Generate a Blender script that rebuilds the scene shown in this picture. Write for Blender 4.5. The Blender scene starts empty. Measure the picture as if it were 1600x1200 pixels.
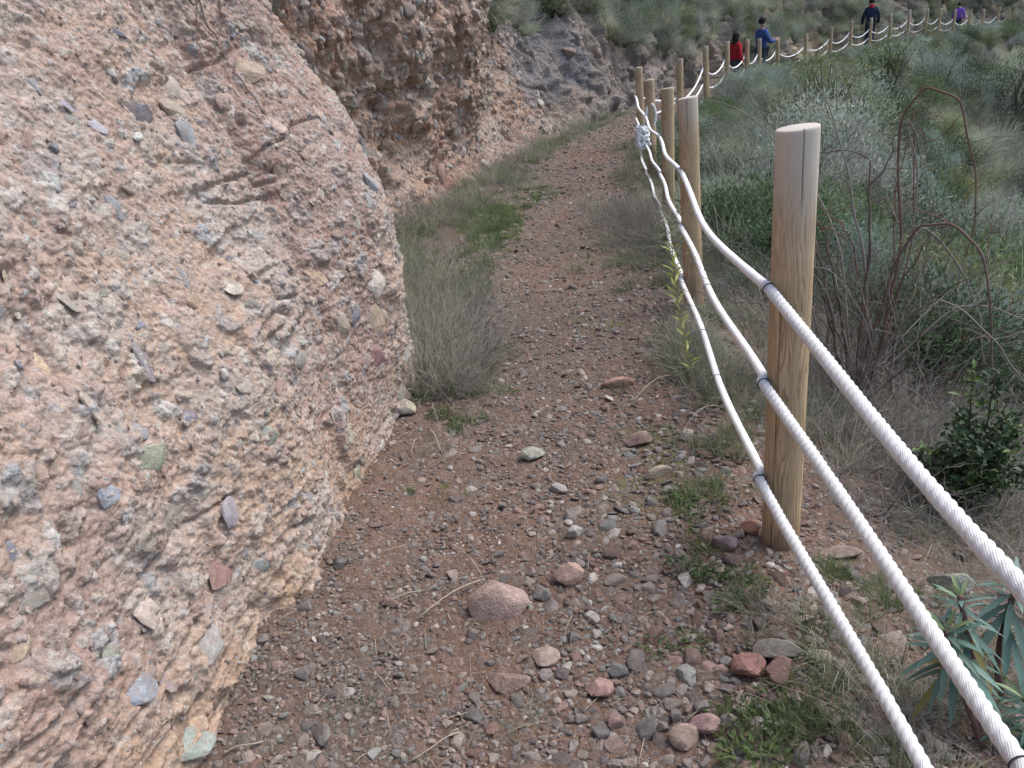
import bpy, bmesh, math, random
import numpy as np
from mathutils import Vector, Matrix
from mathutils.bvhtree import BVHTree

random.seed(7)
RNG = np.random.default_rng(11)
scene = bpy.context.scene
COL = scene.collection

# ------------------------------------------------------------------ camera
PITCH, ROLL, CAMH, FPX = 23.5, 6.5, 1.5, 1200.0
_p, _r = math.radians(PITCH), math.radians(ROLL)
CF = Vector((0, math.cos(_p), -math.sin(_p)))
_R0 = Vector((1, 0, 0)); _U0 = _R0.cross(CF)
CR = _R0 * math.cos(_r) - _U0 * math.sin(_r)
CU = _U0 * math.cos(_r) + _R0 * math.sin(_r)
CPOS = Vector((0, 0, CAMH))
cam_d = bpy.data.cameras.new('camera'); cam = bpy.data.objects.new('camera', cam_d); COL.objects.link(cam)
m = Matrix((CR, CU, -CF)).transposed().to_4x4(); m.translation = CPOS
cam.matrix_world = m
cam_d.sensor_fit = 'HORIZONTAL'; cam_d.sensor_width = 36; cam_d.lens = 36 * FPX / 1600
cam_d.clip_start = 0.05; cam_d.clip_end = 2000
scene.camera = cam

# ------------------------------------------------------------------ light
SUN_EL, SUN_AZ = 58.0, 75.0          # degrees; azimuth clockwise from +Y
world = bpy.data.worlds.new('World'); scene.world = world; world.use_nodes = True
wn = world.node_tree.nodes; wl = world.node_tree.links
bg = wn['Background']; sky = wn.new('ShaderNodeTexSky'); sky.sky_type = 'NISHITA'
sky.sun_disc = False; sky.sun_elevation = math.radians(SUN_EL); sky.sun_rotation = math.radians(SUN_AZ)
sky.air_density = 1.0; sky.dust_density = 2.0; sky.ozone_density = 1.0
wl.new(sky.outputs[0], bg.inputs[0]); bg.inputs[1].default_value = 0.12
sd = bpy.data.lights.new('sun', 'SUN'); sd.energy = 1.5; sd.angle = math.radians(42); sd.color = (1.0, 0.95, 0.88)
so = bpy.data.objects.new('sun', sd); COL.objects.link(so)
_e, _a = math.radians(SUN_EL), math.radians(SUN_AZ)
sdir = Vector((math.sin(_a) * math.cos(_e), math.cos(_a) * math.cos(_e), math.sin(_e)))
so.rotation_euler = sdir.to_track_quat('Z', 'Y').to_euler(); so.location = sdir * 30
vs = scene.view_settings
vs.view_transform = 'Standard'; vs.look = 'None'; vs.gamma = 1.0; vs.use_curve_mapping = False
vs.exposure = 1.07
scene.cycles.use_denoising = True; scene.cycles.use_adaptive_sampling = True; scene.cycles.adaptive_threshold = 0.05
scene.cycles.max_bounces = 3; scene.cycles.diffuse_bounces = 2; scene.cycles.glossy_bounces = 1
scene.cycles.transmission_bounces = 3; scene.cycles.transparent_max_bounces = 4

# ------------------------------------------------------------------ helpers
def tag(o, label=None, cat=None, group=None, kind=None):
    if label: o['label'] = label
    if cat: o['category'] = cat
    if group: o['group'] = group
    if kind: o['kind'] = kind
    return o

def link(o, parent=None):
    COL.objects.link(o)
    if parent: o.parent = parent
    return o

def empty(name, loc, label=None, cat=None, group=None):
    o = bpy.data.objects.new(name, None); o.location = loc; o.empty_display_size = 0.05
    link(o); return tag(o, label, cat, group)

def mesh_np(name, V, F, col=None, smooth=True, mat=None):
    """V (n,3); F (m,3|4) array or list of such arrays; col (n,3) linear"""
    me = bpy.data.meshes.new(name)
    V = np.asarray(V, np.float32)
    Fs = [np.asarray(f, np.int32) for f in (F if isinstance(F, list) else [F]) if len(f)]
    nl = sum(f.size for f in Fs); npoly = sum(len(f) for f in Fs)
    me.vertices.add(len(V)); me.vertices.foreach_set('co', V.ravel())
    me.loops.add(nl); me.polygons.add(npoly)
    me.loops.foreach_set('vertex_index', np.concatenate([f.ravel() for f in Fs]))
    st = []; k = 0
    for f in Fs:
        st.append(k + np.arange(len(f)) * f.shape[1]); k += f.size
    me.polygons.foreach_set('loop_start', np.concatenate(st).astype(np.int32))
    me.update(calc_edges=True)
    if smooth: me.polygons.foreach_set('use_smooth', np.ones(npoly, bool))
    if col is not None:
        a = me.color_attributes.new('col', 'FLOAT_COLOR', 'POINT')
        c = np.ones((len(V), 4), np.float32); c[:, :3] = col
        a.data.foreach_set('color', c.ravel())
    if mat: me.materials.append(mat)
    return me

def obj(name, me, parent=None, loc=None):
    o = bpy.data.objects.new(name, me)
    if loc is not None: o.location = loc
    return link(o, parent)

class Acc:
    """accumulates pieces of one mesh"""
    def __init__(s): s.V = []; s.F3 = []; s.F4 = []; s.C = []; s.n = 0
    def add(s, V, F, col):
        V = np.asarray(V, float); F = np.asarray(F)
        s.V.append(V); c = np.asarray(col, float)
        s.C.append(np.broadcast_to(c, (len(V), 3)) if c.ndim == 1 else c)
        (s.F3 if F.shape[1] == 3 else s.F4).append(F + s.n); s.n += len(V)
    def mesh(s, name, mat, smooth=True):
        F = []
        if s.F3: F.append(np.concatenate(s.F3))
        if s.F4: F.append(np.concatenate(s.F4))
        return mesh_np(name, np.concatenate(s.V), F, np.concatenate(s.C), smooth, mat)

def grid_faces(nr, nc):
    i = np.arange(nr * nc).reshape(nr, nc)
    return np.stack([i[:-1, :-1], i[:-1, 1:], i[1:, 1:], i[1:, :-1]], -1).reshape(-1, 4)

def tube(pts, rad, n=6, cap=True):
    P = np.asarray(pts, float); k = len(P); rad = np.broadcast_to(np.asarray(rad, float), (k,))
    T = np.gradient(P, axis=0); T /= np.linalg.norm(T, axis=1)[:, None] + 1e-12
    up = np.array([0, 0, 1.0]) if abs(T[0][2]) < 0.9 else np.array([1.0, 0, 0])
    a = np.cross(T[0], up); a /= np.linalg.norm(a)
    A = np.zeros_like(P)
    for i in range(k):
        a = a - T[i] * (a @ T[i]); a /= np.linalg.norm(a) + 1e-12; A[i] = a
    B = np.cross(T, A)
    th = np.arange(n) * 2 * np.pi / n
    V = P[:, None] + rad[:, None, None] * (np.cos(th)[None, :, None] * A[:, None] + np.sin(th)[None, :, None] * B[:, None])
    V = V.reshape(-1, 3)
    i = np.arange(k * n).reshape(k, n); j = np.roll(i, -1, 1)
    F = np.stack([i[:-1], j[:-1], j[1:], i[1:]], -1).reshape(-1, 4)
    if cap:
        V = np.vstack([V, P[0], P[-1]])
        a0, a1 = k * n, k * n + 1
        c0 = np.stack([j[0], i[0], np.full(n, a0), np.full(n, a0)], -1)
        c1 = np.stack([i[-1], j[-1], np.full(n, a1), np.full(n, a1)], -1)
        return V, F, np.vstack([c0, c1])[:, :3]
    return V, F, None

def add_tube(acc, pts, rad, col, n=6):
    V, F, C = tube(pts, rad, n)
    n0 = acc.n; acc.add(V, F, col)
    if C is not None: acc.F3.append(C + n0)

# ---- numpy noise
def _h(*a):
    x = np.zeros(np.broadcast(*a).shape, np.uint32) + np.uint32(2166136261)
    with np.errstate(over='ignore'):
        for v in a:
            x = (x ^ (np.asarray(v).astype(np.int64) & 0xffffffff).astype(np.uint32)) * np.uint32(16777619)
            x ^= x >> np.uint32(15); x *= np.uint32(2246822519); x ^= x >> np.uint32(13)
    return x.astype(np.float64) / 4294967295.0

def vnoise(x, y, seed=0):
    ix, iy = np.floor(x).astype(np.int64), np.floor(y).astype(np.int64)
    fx, fy = x - ix, y - iy
    fx = fx * fx * fx * (fx * (fx * 6 - 15) + 10); fy = fy * fy * fy * (fy * (fy * 6 - 15) + 10)
    s = np.int64(seed)
    a, b = _h(ix, iy, s), _h(ix + 1, iy, s); c, d = _h(ix, iy + 1, s), _h(ix + 1, iy + 1, s)
    return (a + (b - a) * fx) * (1 - fy) + (c + (d - c) * fx) * fy

def fbm(x, y, seed=0, oct=4, gain=0.5):
    r = 0; amp = 1; tot = 0
    for k in range(oct):
        r = r + amp * (vnoise(x * 2 ** k + 17.3 * k, y * 2 ** k - 9.1 * k, seed + k) * 2 - 1); tot += amp; amp *= gain
    return r / tot

def lumps(u, v, cell, p, seed, sharp=3.0, rmin=0.22, rmax=0.62, asp=1.1):
    """angular stones scattered on a sheet: height 0..1, random id per stone"""
    iu, iv = np.floor(u / cell).astype(np.int64), np.floor(v / cell).astype(np.int64)
    best = np.zeros(u.shape); bid = np.zeros(u.shape)
    for du in (-1, 0, 1):
        for dv in (-1, 0, 1):
            cu, cv = iu + du, iv + dv
            R = [_h(cu, cv, np.int64(seed * 31 + k)) for k in range(9)]
            dx = u - (cu + .5 + .8 * (R[0] - .5)) * cell; dy = v - (cv + .5 + .8 * (R[1] - .5)) * cell
            rad = cell * (rmin + (rmax - rmin) * R[3] ** 1.6)
            t = R[4] * np.pi; ex = dx * np.cos(t) + dy * np.sin(t); ey = (-dx * np.sin(t) + dy * np.cos(t)) * (1 + asp * R[5])
            rr = np.zeros(u.shape)
            for k in range(5):
                a = 2 * np.pi * k / 5 + R[6] * 2.4 + 0.5 * math.sin(k * 2.7)
                rr = np.maximum(rr, (ex * np.cos(a) + ey * np.sin(a)) * (0.85 + 0.3 * ((R[7] * (k + 3.7)) % 1)))
            rr = 0.65 * rr + 0.35 * np.hypot(ex, ey)
            q = np.clip((1 - rr / rad) * sharp, 0, 1); q = q * q * (3 - 2 * q)
            h = q * (0.7 + 0.3 * R[8]) * (1 + 0.5 * (ex * (R[6] - .5) + ey * (R[7] - .5)) / rad)
            ok = (R[2] < p) & (h > best)
            best = np.where(ok, h, best); bid = np.where(ok, R[8] * .999 + 1e-4, bid)
    return best, bid

def sstep(a, b, x):
    t = np.clip((x - a) / (b - a), 0, 1); return t * t * (3 - 2 * t)

# ------------------------------------------------------------------ materials
def new_mat(name):
    mt = bpy.data.materials.new(name); mt.use_nodes = True
    nt = mt.node_tree; b = nt.nodes['Principled BSDF']
    b.inputs['Roughness'].default_value = 0.9; b.inputs['Specular IOR Level'].default_value = 0.2
    return mt, nt, b

def nd(nt, t, **kw):
    n = nt.nodes.new(t)
    for k, v in kw.items(): setattr(n, k, v)
    return n

def noise(nt, vec, scale, detail=6, rough=0.6, dist=0.0):
    n = nd(nt, 'ShaderNodeTexNoise'); n.inputs['Scale'].default_value = scale; n.inputs['Detail'].default_value = detail
    n.inputs['Roughness'].default_value = rough; n.inputs['Distortion'].default_value = dist
    if vec is not None: nt.links.new(vec, n.inputs['Vector'])
    return n

def maprange(nt, src, a, b, c, d):
    n = nd(nt, 'ShaderNodeMapRange'); nt.links.new(src, n.inputs[0])
    for i, v in enumerate((a, b, c, d)): n.inputs[i + 1].default_value = v
    return n.outputs[0]

def mixc(nt, fac, a, b, mode='MIX'):
    n = nd(nt, 'ShaderNodeMix', data_type='RGBA', blend_type=mode)
    for s, v in ((n.inputs[0], fac), (n.inputs[6], a), (n.inputs[7], b)):
        if hasattr(v, 'is_linked'): nt.links.new(v, s)
        elif isinstance(v, (int, float)): s.default_value = v
        else: s.default_value = (*v, 1)
    return n.outputs[2]

def bump(nt, b, src, strength, dist):
    n = nd(nt, 'ShaderNodeBump'); n.inputs['Strength'].default_value = strength; n.inputs['Distance'].default_value = dist
    nt.links.new(src, n.inputs['Height']); nt.links.new(n.outputs[0], b.inputs['Normal'])

def earth_mat(name, scale=1.0, bumpd=0.004, speck=True):
    mt, nt, b = new_mat(name)
    at = nd(nt, 'ShaderNodeAttribute', attribute_name='col')
    co = nd(nt, 'ShaderNodeTexCoord').outputs['Object']
    n1 = noise(nt, co, 60 * scale, 5, 0.72); n2 = noise(nt, co, 330 * scale, 1, 0.6)
    c = mixc(nt, 1.0, at.outputs['Color'], maprange(nt, n1.outputs[0], 0.3, 0.7, 0.66, 1.34), 'MULTIPLY')
    c = mixc(nt, 1.0, c, maprange(nt, n2.outputs[0], 0.3, 0.7, 0.78, 1.22), 'MULTIPLY')
    if speck:
        vo = nd(nt, 'ShaderNodeTexVoronoi'); vo.inputs['Scale'].default_value = 75 * scale; nt.links.new(co, vo.inputs['Vector'])
        sp = nd(nt, 'ShaderNodeSeparateColor'); nt.links.new(vo.outputs['Color'], sp.inputs[0])
        f = maprange(nt, sp.outputs[0], 0.72, 1.0, 0.0, 0.35)
        c = mixc(nt, f, c, (0.42, 0.36, 0.32) if name == 'conglomerate' else (0.22, 0.19, 0.17))
        f2 = maprange(nt, sp.outputs[1], 0.75, 1.0, 0.0, 0.3)
        c = mixc(nt, f2, c, (0.19, 0.14, 0.12) if name == 'conglomerate' else (0.075, 0.058, 0.05))
        hs = nd(nt, 'ShaderNodeMath', operation='SUBTRACT'); nt.links.new(n1.outputs[0], hs.inputs[0]); nt.links.new(vo.outputs['Distance'], hs.inputs[1])
        bump(nt, b, hs.outputs[0], 0.8, bumpd)
    else:
        bump(nt, b, n1.outputs[0], 0.8, bumpd)
    nt.links.new(c, b.inputs['Base Color'])
    return mt

def stone_mat(name, mode, d0=0.5, d1=0.75, dm=0.55, dc=(0.25, 0.185, 0.155)):
    """mode: 'object' colour from the object, 'inst' from the scattered point"""
    mt, nt, b = new_mat(name)
    if mode == 'object': src = nd(nt, 'ShaderNodeObjectInfo').outputs['Color']
    else: src = nd(nt, 'ShaderNodeAttribute', attribute_name='tint', attribute_type='INSTANCER').outputs['Color']
    tc = nd(nt, 'ShaderNodeTexCoord').outputs['Object']
    rnd = nd(nt, 'ShaderNodeObjectInfo').outputs['Random']
    ad = nd(nt, 'ShaderNodeVectorMath', operation='ADD'); nt.links.new(tc, ad.inputs[0])
    sc = nd(nt, 'ShaderNodeMath', operation='MULTIPLY'); nt.links.new(rnd, sc.inputs[0]); sc.inputs[1].default_value = 37.0
    nt.links.new(sc.outputs[0], ad.inputs[1]); v = ad.outputs[0]
    n1 = noise(nt, v, 1.6, 2, 0.65, 0.4); n2 = noise(nt, v, 9.0, 3, 0.7); n3 = noise(nt, v, 2.6, 4, 0.75, 1.0)
    c = mixc(nt, 1.0, src, maprange(nt, n1.outputs[0], 0.3, 0.7, 0.7, 1.3), 'MULTIPLY')
    c = mixc(nt, 1.0, c, maprange(nt, n2.outputs[0], 0.3, 0.7, 0.75, 1.25), 'MULTIPLY')
    dust = maprange(nt, n3.outputs[0], d0, d1, 0.0, dm)
    c = mixc(nt, dust, c, dc)
    nt.links.new(c, b.inputs['Base Color']); b.inputs['Roughness'].default_value = 0.75
    bump(nt, b, n2.outputs[0], 0.35, 0.12)
    return mt

def leaf_mat(name, rough=0.6, inst=True, spec=0.25, trans=0.25):
    mt, nt, b = new_mat(name)
    at = nd(nt, 'ShaderNodeAttribute', attribute_name='col').outputs['Color']
    c = at
    if inst:
        t = nd(nt, 'ShaderNodeAttribute', attribute_name='tint', attribute_type='INSTANCER').outputs['Color']
        c = mixc(nt, 1.0, at, t, 'MULTIPLY')
    nt.links.new(c, b.inputs['Base Color'])
    b.inputs['Roughness'].default_value = rough; b.inputs['Specular IOR Level'].default_value = spec
    if trans:
        tr = nd(nt, 'ShaderNodeBsdfTranslucent'); nt.links.new(c, tr.inputs[0])
        mx = nd(nt, 'ShaderNodeMixShader'); mx.inputs[0].default_value = trans
        out = nt.nodes['Material Output']
        nt.links.new(b.outputs[0], mx.inputs[1]); nt.links.new(tr.outputs[0], mx.inputs[2]); nt.links.new(mx.outputs[0], out.inputs[0])
    return mt

def plain_mat(name, color, rough=0.8, nscale=20, var=0.15, bumpd=0.0, spec=0.2):
    mt, nt, b = new_mat(name)
    co = nd(nt, 'ShaderNodeTexCoord').outputs['Object']
    n = noise(nt, co, nscale, 5, 0.6)
    c = mixc(nt, 1.0, color, maprange(nt, n.outputs[0], 0.3, 0.7, 1 - var, 1 + var), 'MULTIPLY')
    nt.links.new(c, b.inputs['Base Color']); b.inputs['Roughness'].default_value = rough; b.inputs['Specular IOR Level'].default_value = spec
    if bumpd: bump(nt, b, n.outputs[0], 0.6, bumpd)
    return mt

def wood_mat():
    mt, nt, b = new_mat('pine_post')
    tc = nd(nt, 'ShaderNodeTexCoord').outputs['Object']
    rnd = nd(nt, 'ShaderNodeObjectInfo').outputs['Random']
    k = nd(nt, 'ShaderNodeMath', operation='MULTIPLY'); nt.links.new(rnd, k.inputs[0]); k.inputs[1].default_value = 23.0
    cx = nd(nt, 'ShaderNodeCombineXYZ'); nt.links.new(k.outputs[0], cx.inputs[2])
    ad = nd(nt, 'ShaderNodeVectorMath', operation='ADD'); nt.links.new(tc, ad.inputs[0]); nt.links.new(cx.outputs[0], ad.inputs[1])
    mp = nd(nt, 'ShaderNodeMapping'); mp.inputs['Scale'].default_value = (1, 1, 0.08); nt.links.new(ad.outputs[0], mp.inputs[0])
    w = noise(nt, mp.outputs[0], 9.0, 3, 0.55, 0.3)      # wandering of the tree's axis
    w2 = noise(nt, ad.outputs[0], 7.0, 2, 0.5, 0.0)
    sx = nd(nt, 'ShaderNodeSeparateXYZ'); nt.links.new(tc, sx.inputs[0])
    # ring coordinate: distance from an off-centre, wandering axis
    vm = nd(nt, 'ShaderNodeVectorMath', operation='MULTIPLY'); nt.links.new(tc, vm.inputs[0]); vm.inputs[1].default_value = (1, 1, 0)
    vo = nd(nt, 'ShaderNodeVectorMath', operation='ADD'); nt.links.new(vm.outputs[0], vo.inputs[0]); vo.inputs[1].default_value = (0.018, 0.012, 0)
    ln = nd(nt, 'ShaderNodeVectorMath', operation='LENGTH'); nt.links.new(vo.outputs[0], ln.inputs[0])
    a1 = nd(nt, 'ShaderNodeMath', operation='MULTIPLY_ADD'); nt.links.new(w.outputs[0], a1.inputs[0]); a1.inputs[1].default_value = 0.085; nt.links.new(ln.outputs['Value'], a1.inputs[2])
    a2 = nd(nt, 'ShaderNodeMath', operation='MULTIPLY_ADD'); nt.links.new(w2.outputs[0], a2.inputs[0]); a2.inputs[1].default_value = 0.007; nt.links.new(a1.outputs[0], a2.inputs[2])
    fr = nd(nt, 'ShaderNodeMath', operation='MULTIPLY'); nt.links.new(a2.outputs[0], fr.inputs[0]); fr.inputs[1].default_value = 290.0
    f2 = nd(nt, 'ShaderNodeMath', operation='FRACT'); nt.links.new(fr.outputs[0], f2.inputs[0])
    ring = nd(nt, 'ShaderNodeValToRGB'); nt.links.new(f2.outputs[0], ring.inputs[0])
    e = ring.color_ramp.elements
    e[0].position = 0.0; e[0].color = (0.50, 0.37, 0.225, 1); e[1].position = 1.0; e[1].color = (0.43, 0.305, 0.175, 1)
    for p, c in ((0.45, (0.48, 0.35, 0.21, 1)), (0.82, (0.24, 0.145, 0.07, 1)), (0.93, (0.25, 0.15, 0.075, 1))):
        q = e.new(p); q.color = c
    mp2 = nd(nt, 'ShaderNodeMapping'); mp2.inputs['Scale'].default_value = (1, 1, 0.03); nt.links.new(ad.outputs[0], mp2.inputs[0])
    fine = noise(nt, mp2.outputs[0], 420, 3, 0.6)
    blot = noise(nt, ad.outputs[0], 6, 5, 0.6)
    c = mixc(nt, 0.3, ring.outputs[0], (0.47, 0.36, 0.235))
    c = mixc(nt, 1.0, c, maprange(nt, fine.outputs[0], 0.3, 0.7, 0.82, 1.15), 'MULTIPLY')
    c = mixc(nt, 1.0, c, maprange(nt, blot.outputs[0], 0.3, 0.7, 0.85, 1.12), 'MULTIPLY')
    # weathered grey where rain and sun reach: the top end and the outer side
    gz = maprange(nt, sx.outputs[2], 0.9, 1.25, 0.0, 0.6)
    gb = nd(nt, 'ShaderNodeMath', operation='MULTIPLY'); nt.links.new(gz, gb.inputs[0]); nt.links.new(maprange(nt, blot.outputs[0], 0.35, 0.65, 0.4, 1.3), gb.inputs[1])
    c = mixc(nt, gb.outputs[0], c, (0.45, 0.42, 0.38))
    c = mixc(nt, maprange(nt, sx.outputs[2], 1.05, 1.22, 0.0, 0.7), c, (0.55, 0.51, 0.455))
    mud = nd(nt, 'ShaderNodeMath', operation='MULTIPLY'); nt.links.new(maprange(nt, sx.outputs[2], 0.22, 0.0, 0.0, 0.9), mud.inputs[0]); nt.links.new(maprange(nt, w2.outputs[0], 0.35, 0.65, 0.3, 1.2), mud.inputs[1])
    c = mixc(nt, mud.outputs[0], c, (0.19, 0.125, 0.09))
    nt.links.new(c, b.inputs['Base Color']); b.inputs['Roughness'].default_value = 0.72; b.inputs['Specular IOR Level'].default_value = 0.25
    bump(nt, b, fine.outputs[0], 0.35, 0.002)
    return mt

def rope_mat(name, knit):
    mt, nt, b = new_mat(name)
    uv = nd(nt, 'ShaderNodeAttribute', attribute_name='ruv').outputs['Vector']
    co = nd(nt, 'ShaderNodeTexCoord').outputs['Object']
    n = noise(nt, co, 14, 5, 0.6); n2 = noise(nt, co, 300, 2, 0.6)
    c = mixc(nt, maprange(nt, n.outputs[0], 0.42, 0.7, 0.0, 0.55), (0.82, 0.82, 0.82), (0.66, 0.64, 0.61))
    c = mixc(nt, 1.0, c, maprange(nt, n2.outputs[0], 0.3, 0.7, 0.88, 1.08), 'MULTIPLY')
    if knit:
        sx = nd(nt, 'ShaderNodeSeparateXYZ'); nt.links.new(uv, sx.inputs[0])
        def wav(src, f):
            q = nd(nt, 'ShaderNodeMath', operation='MULTIPLY'); nt.links.new(src, q.inputs[0]); q.inputs[1].default_value = f
            s = nd(nt, 'ShaderNodeMath', operation='SINE'); nt.links.new(q.outputs[0], s.inputs[0]); return s.outputs[0]
        d1 = nd(nt, 'ShaderNodeMath', operation='ADD'); nt.links.new(sx.outputs[0], d1.inputs[0]); nt.links.new(sx.outputs[1], d1.inputs[1])
        mm = nd(nt, 'ShaderNodeMath', operation='MULTIPLY'); nt.links.new(wav(sx.outputs[0], 2100), mm.inputs[0]); nt.links.new(wav(d1.outputs[0], 1500), mm.inputs[1])
        dk = maprange(nt, mm.outputs[0], -1.0, -0.35, 0.35, 0.0)
        c = mixc(nt, dk, c, (0.28, 0.26, 0.27))
        bump(nt, b, mm.outputs[0], 0.5, 0.0016)
    nt.links.new(c, b.inputs['Base Color']); b.inputs['Roughness'].default_value = 0.8
    return mt

M = dict(cliff=earth_mat('conglomerate', 1.0, 0.006), hill=earth_mat('weathered_rock', 0.35, 0.02), soil=earth_mat('red_soil', 1.2, 0.006),
         stone=stone_mat('stone', 'object'), setstone=stone_mat('set_stone', 'object', .42, .66, .7, (.35, .255, .205)), setchip=stone_mat('set_chip', 'inst', .42, .68, .5, (.35, .255, .205)), gravel=stone_mat('gravel', 'inst'), grass=leaf_mat('grass_blades', 0.7, True),
         leafi=leaf_mat('scrub_leaves', 0.6, True, .25, .38), leaf=leaf_mat('plant_leaves', 0.45, False, 0.35, 0.2), twig=leaf_mat('twigs', 0.8, False, 0.15, 0),
         wood=wood_mat(), rope=rope_mat('braided_rope', True), rope2=rope_mat('rope_cover', False), tie=plain_mat('grey_plastic', (0.06, 0.06, 0.065), 0.6))

# ------------------------------------------------------------------ layout
def ray(px, py):
    return CF + CR * ((px - 800) / FPX) - CU * ((py - 600) / FPX)
def at_dist(px, py, d):
    v = ray(px, py); return CPOS + v * (d / math.hypot(v.x, v.y))
def at_z(px, py, z):
    v = ray(px, py); return CPOS + v * ((z - CAMH) / v.z)

# fence posts: (x, y, ground z, top z)
POSTS = [(0.66, -2.75, 0, 1.2), (0.70, -0.38, 0, 1.2), (0.77, 1.95, -0.03, 1.25), (1.10, 4.22, -0.02, 1.17), (1.52, 6.65, 0, 1.07), (1.86, 8.9, 0, 1.03), (2.26, 11.5, 0, 1.07)]
for px, py, d in ((1061, 92, 13.9), (1104, 72, 16.4), (1137, 65, 18.8), (1168, 62, 21.0), (1188, 60, 22.8), (1216, 58, 25.0), (1260, 53, 27.6), (1299, 43, 29.8), (1331, 33, 31.6),
                  (1362, 28, 33.2), (1393, 22, 34.8), (1422, 15, 36.2), (1449, 13, 37.6), (1470, 13, 38.8), (1493, 15, 40.0), (1516, 16, 41.0), (1538, 15, 42.0), (1561, 11, 43.0), (1578, 12, 44.0), (1612, 20, 45.0)):
    p = at_dist(px, py, d); POSTS.append((p.x, p.y, min(0.0, p.z - 1.1), p.z))
FL = np.array([(0.6, -12)] + [(p[0], p[1]) for p in POSTS] + [(40, 43), (80, 45)])

def fence_dist(x, y):
    """signed distance to the fence line, + on the valley side"""
    bd = np.full(x.shape, 1e9); sg = np.ones(x.shape)
    for a, b in zip(FL[:-1], FL[1:]):
        e = b - a; L2 = e @ e
        t = np.clip(((x - a[0]) * e[0] + (y - a[1]) * e[1]) / L2, 0, 1)
        dx, dy = x - a[0] - t * e[0], y - a[1] - t * e[1]
        d = np.hypot(dx, dy); cr = e[0] * dy - e[1] * dx
        w = d < bd - 1e-6
        bd = np.where(w, d, bd); sg = np.where(w, np.where(cr < 0, 1, -1), sg)
    return bd * sg

def ground_z(x, y, d=None):
    x = np.asarray(x, float); y = np.asarray(y, float)
    if d is None: d = fence_dist(x, y)
    q = np.maximum(0, d - 0.22)
    z = -np.where(q < 1.2, 0.30 * q + 0.12 * q * q, 0.53 + 0.72 * (q - 1.2))
    z = np.where(z < -7, -7 - (-(z + 7)) * 0.15, z)
    z = z + 0.05 * fbm(x * 0.9, y * 0.9, 3, 3) * sstep(-0.1, 1.0, d) + 0.6 * fbm(x * 0.25, y * 0.25, 5, 2) * sstep(1.5, 5, d)
    z = z + 0.018 * fbm(x * 1.7, y * 1.7, 8, 3)
    z = z + 0.05 * sstep(-1.0, -1.6, d) + 0.03 * sstep(0.35, 0.05, np.abs(d + 0.1))
    return z
def gz(x, y): return float(ground_z(np.array([x]), np.array([y]))[0])

def on_ground(px, py):
    """march a picture ray down to the terrain"""
    v = ray(px, py); t = 0.8 * 1.003 ** np.arange(1400)
    P = np.array(CPOS)[None] + np.array(v)[None] * t[:, None]
    k = int(np.argmax(P[:, 2] < ground_z(P[:, 0], P[:, 1]))); P = Vector(P[k])
    return Vector((P.x, P.y, gz(P.x, P.y)))

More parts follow.
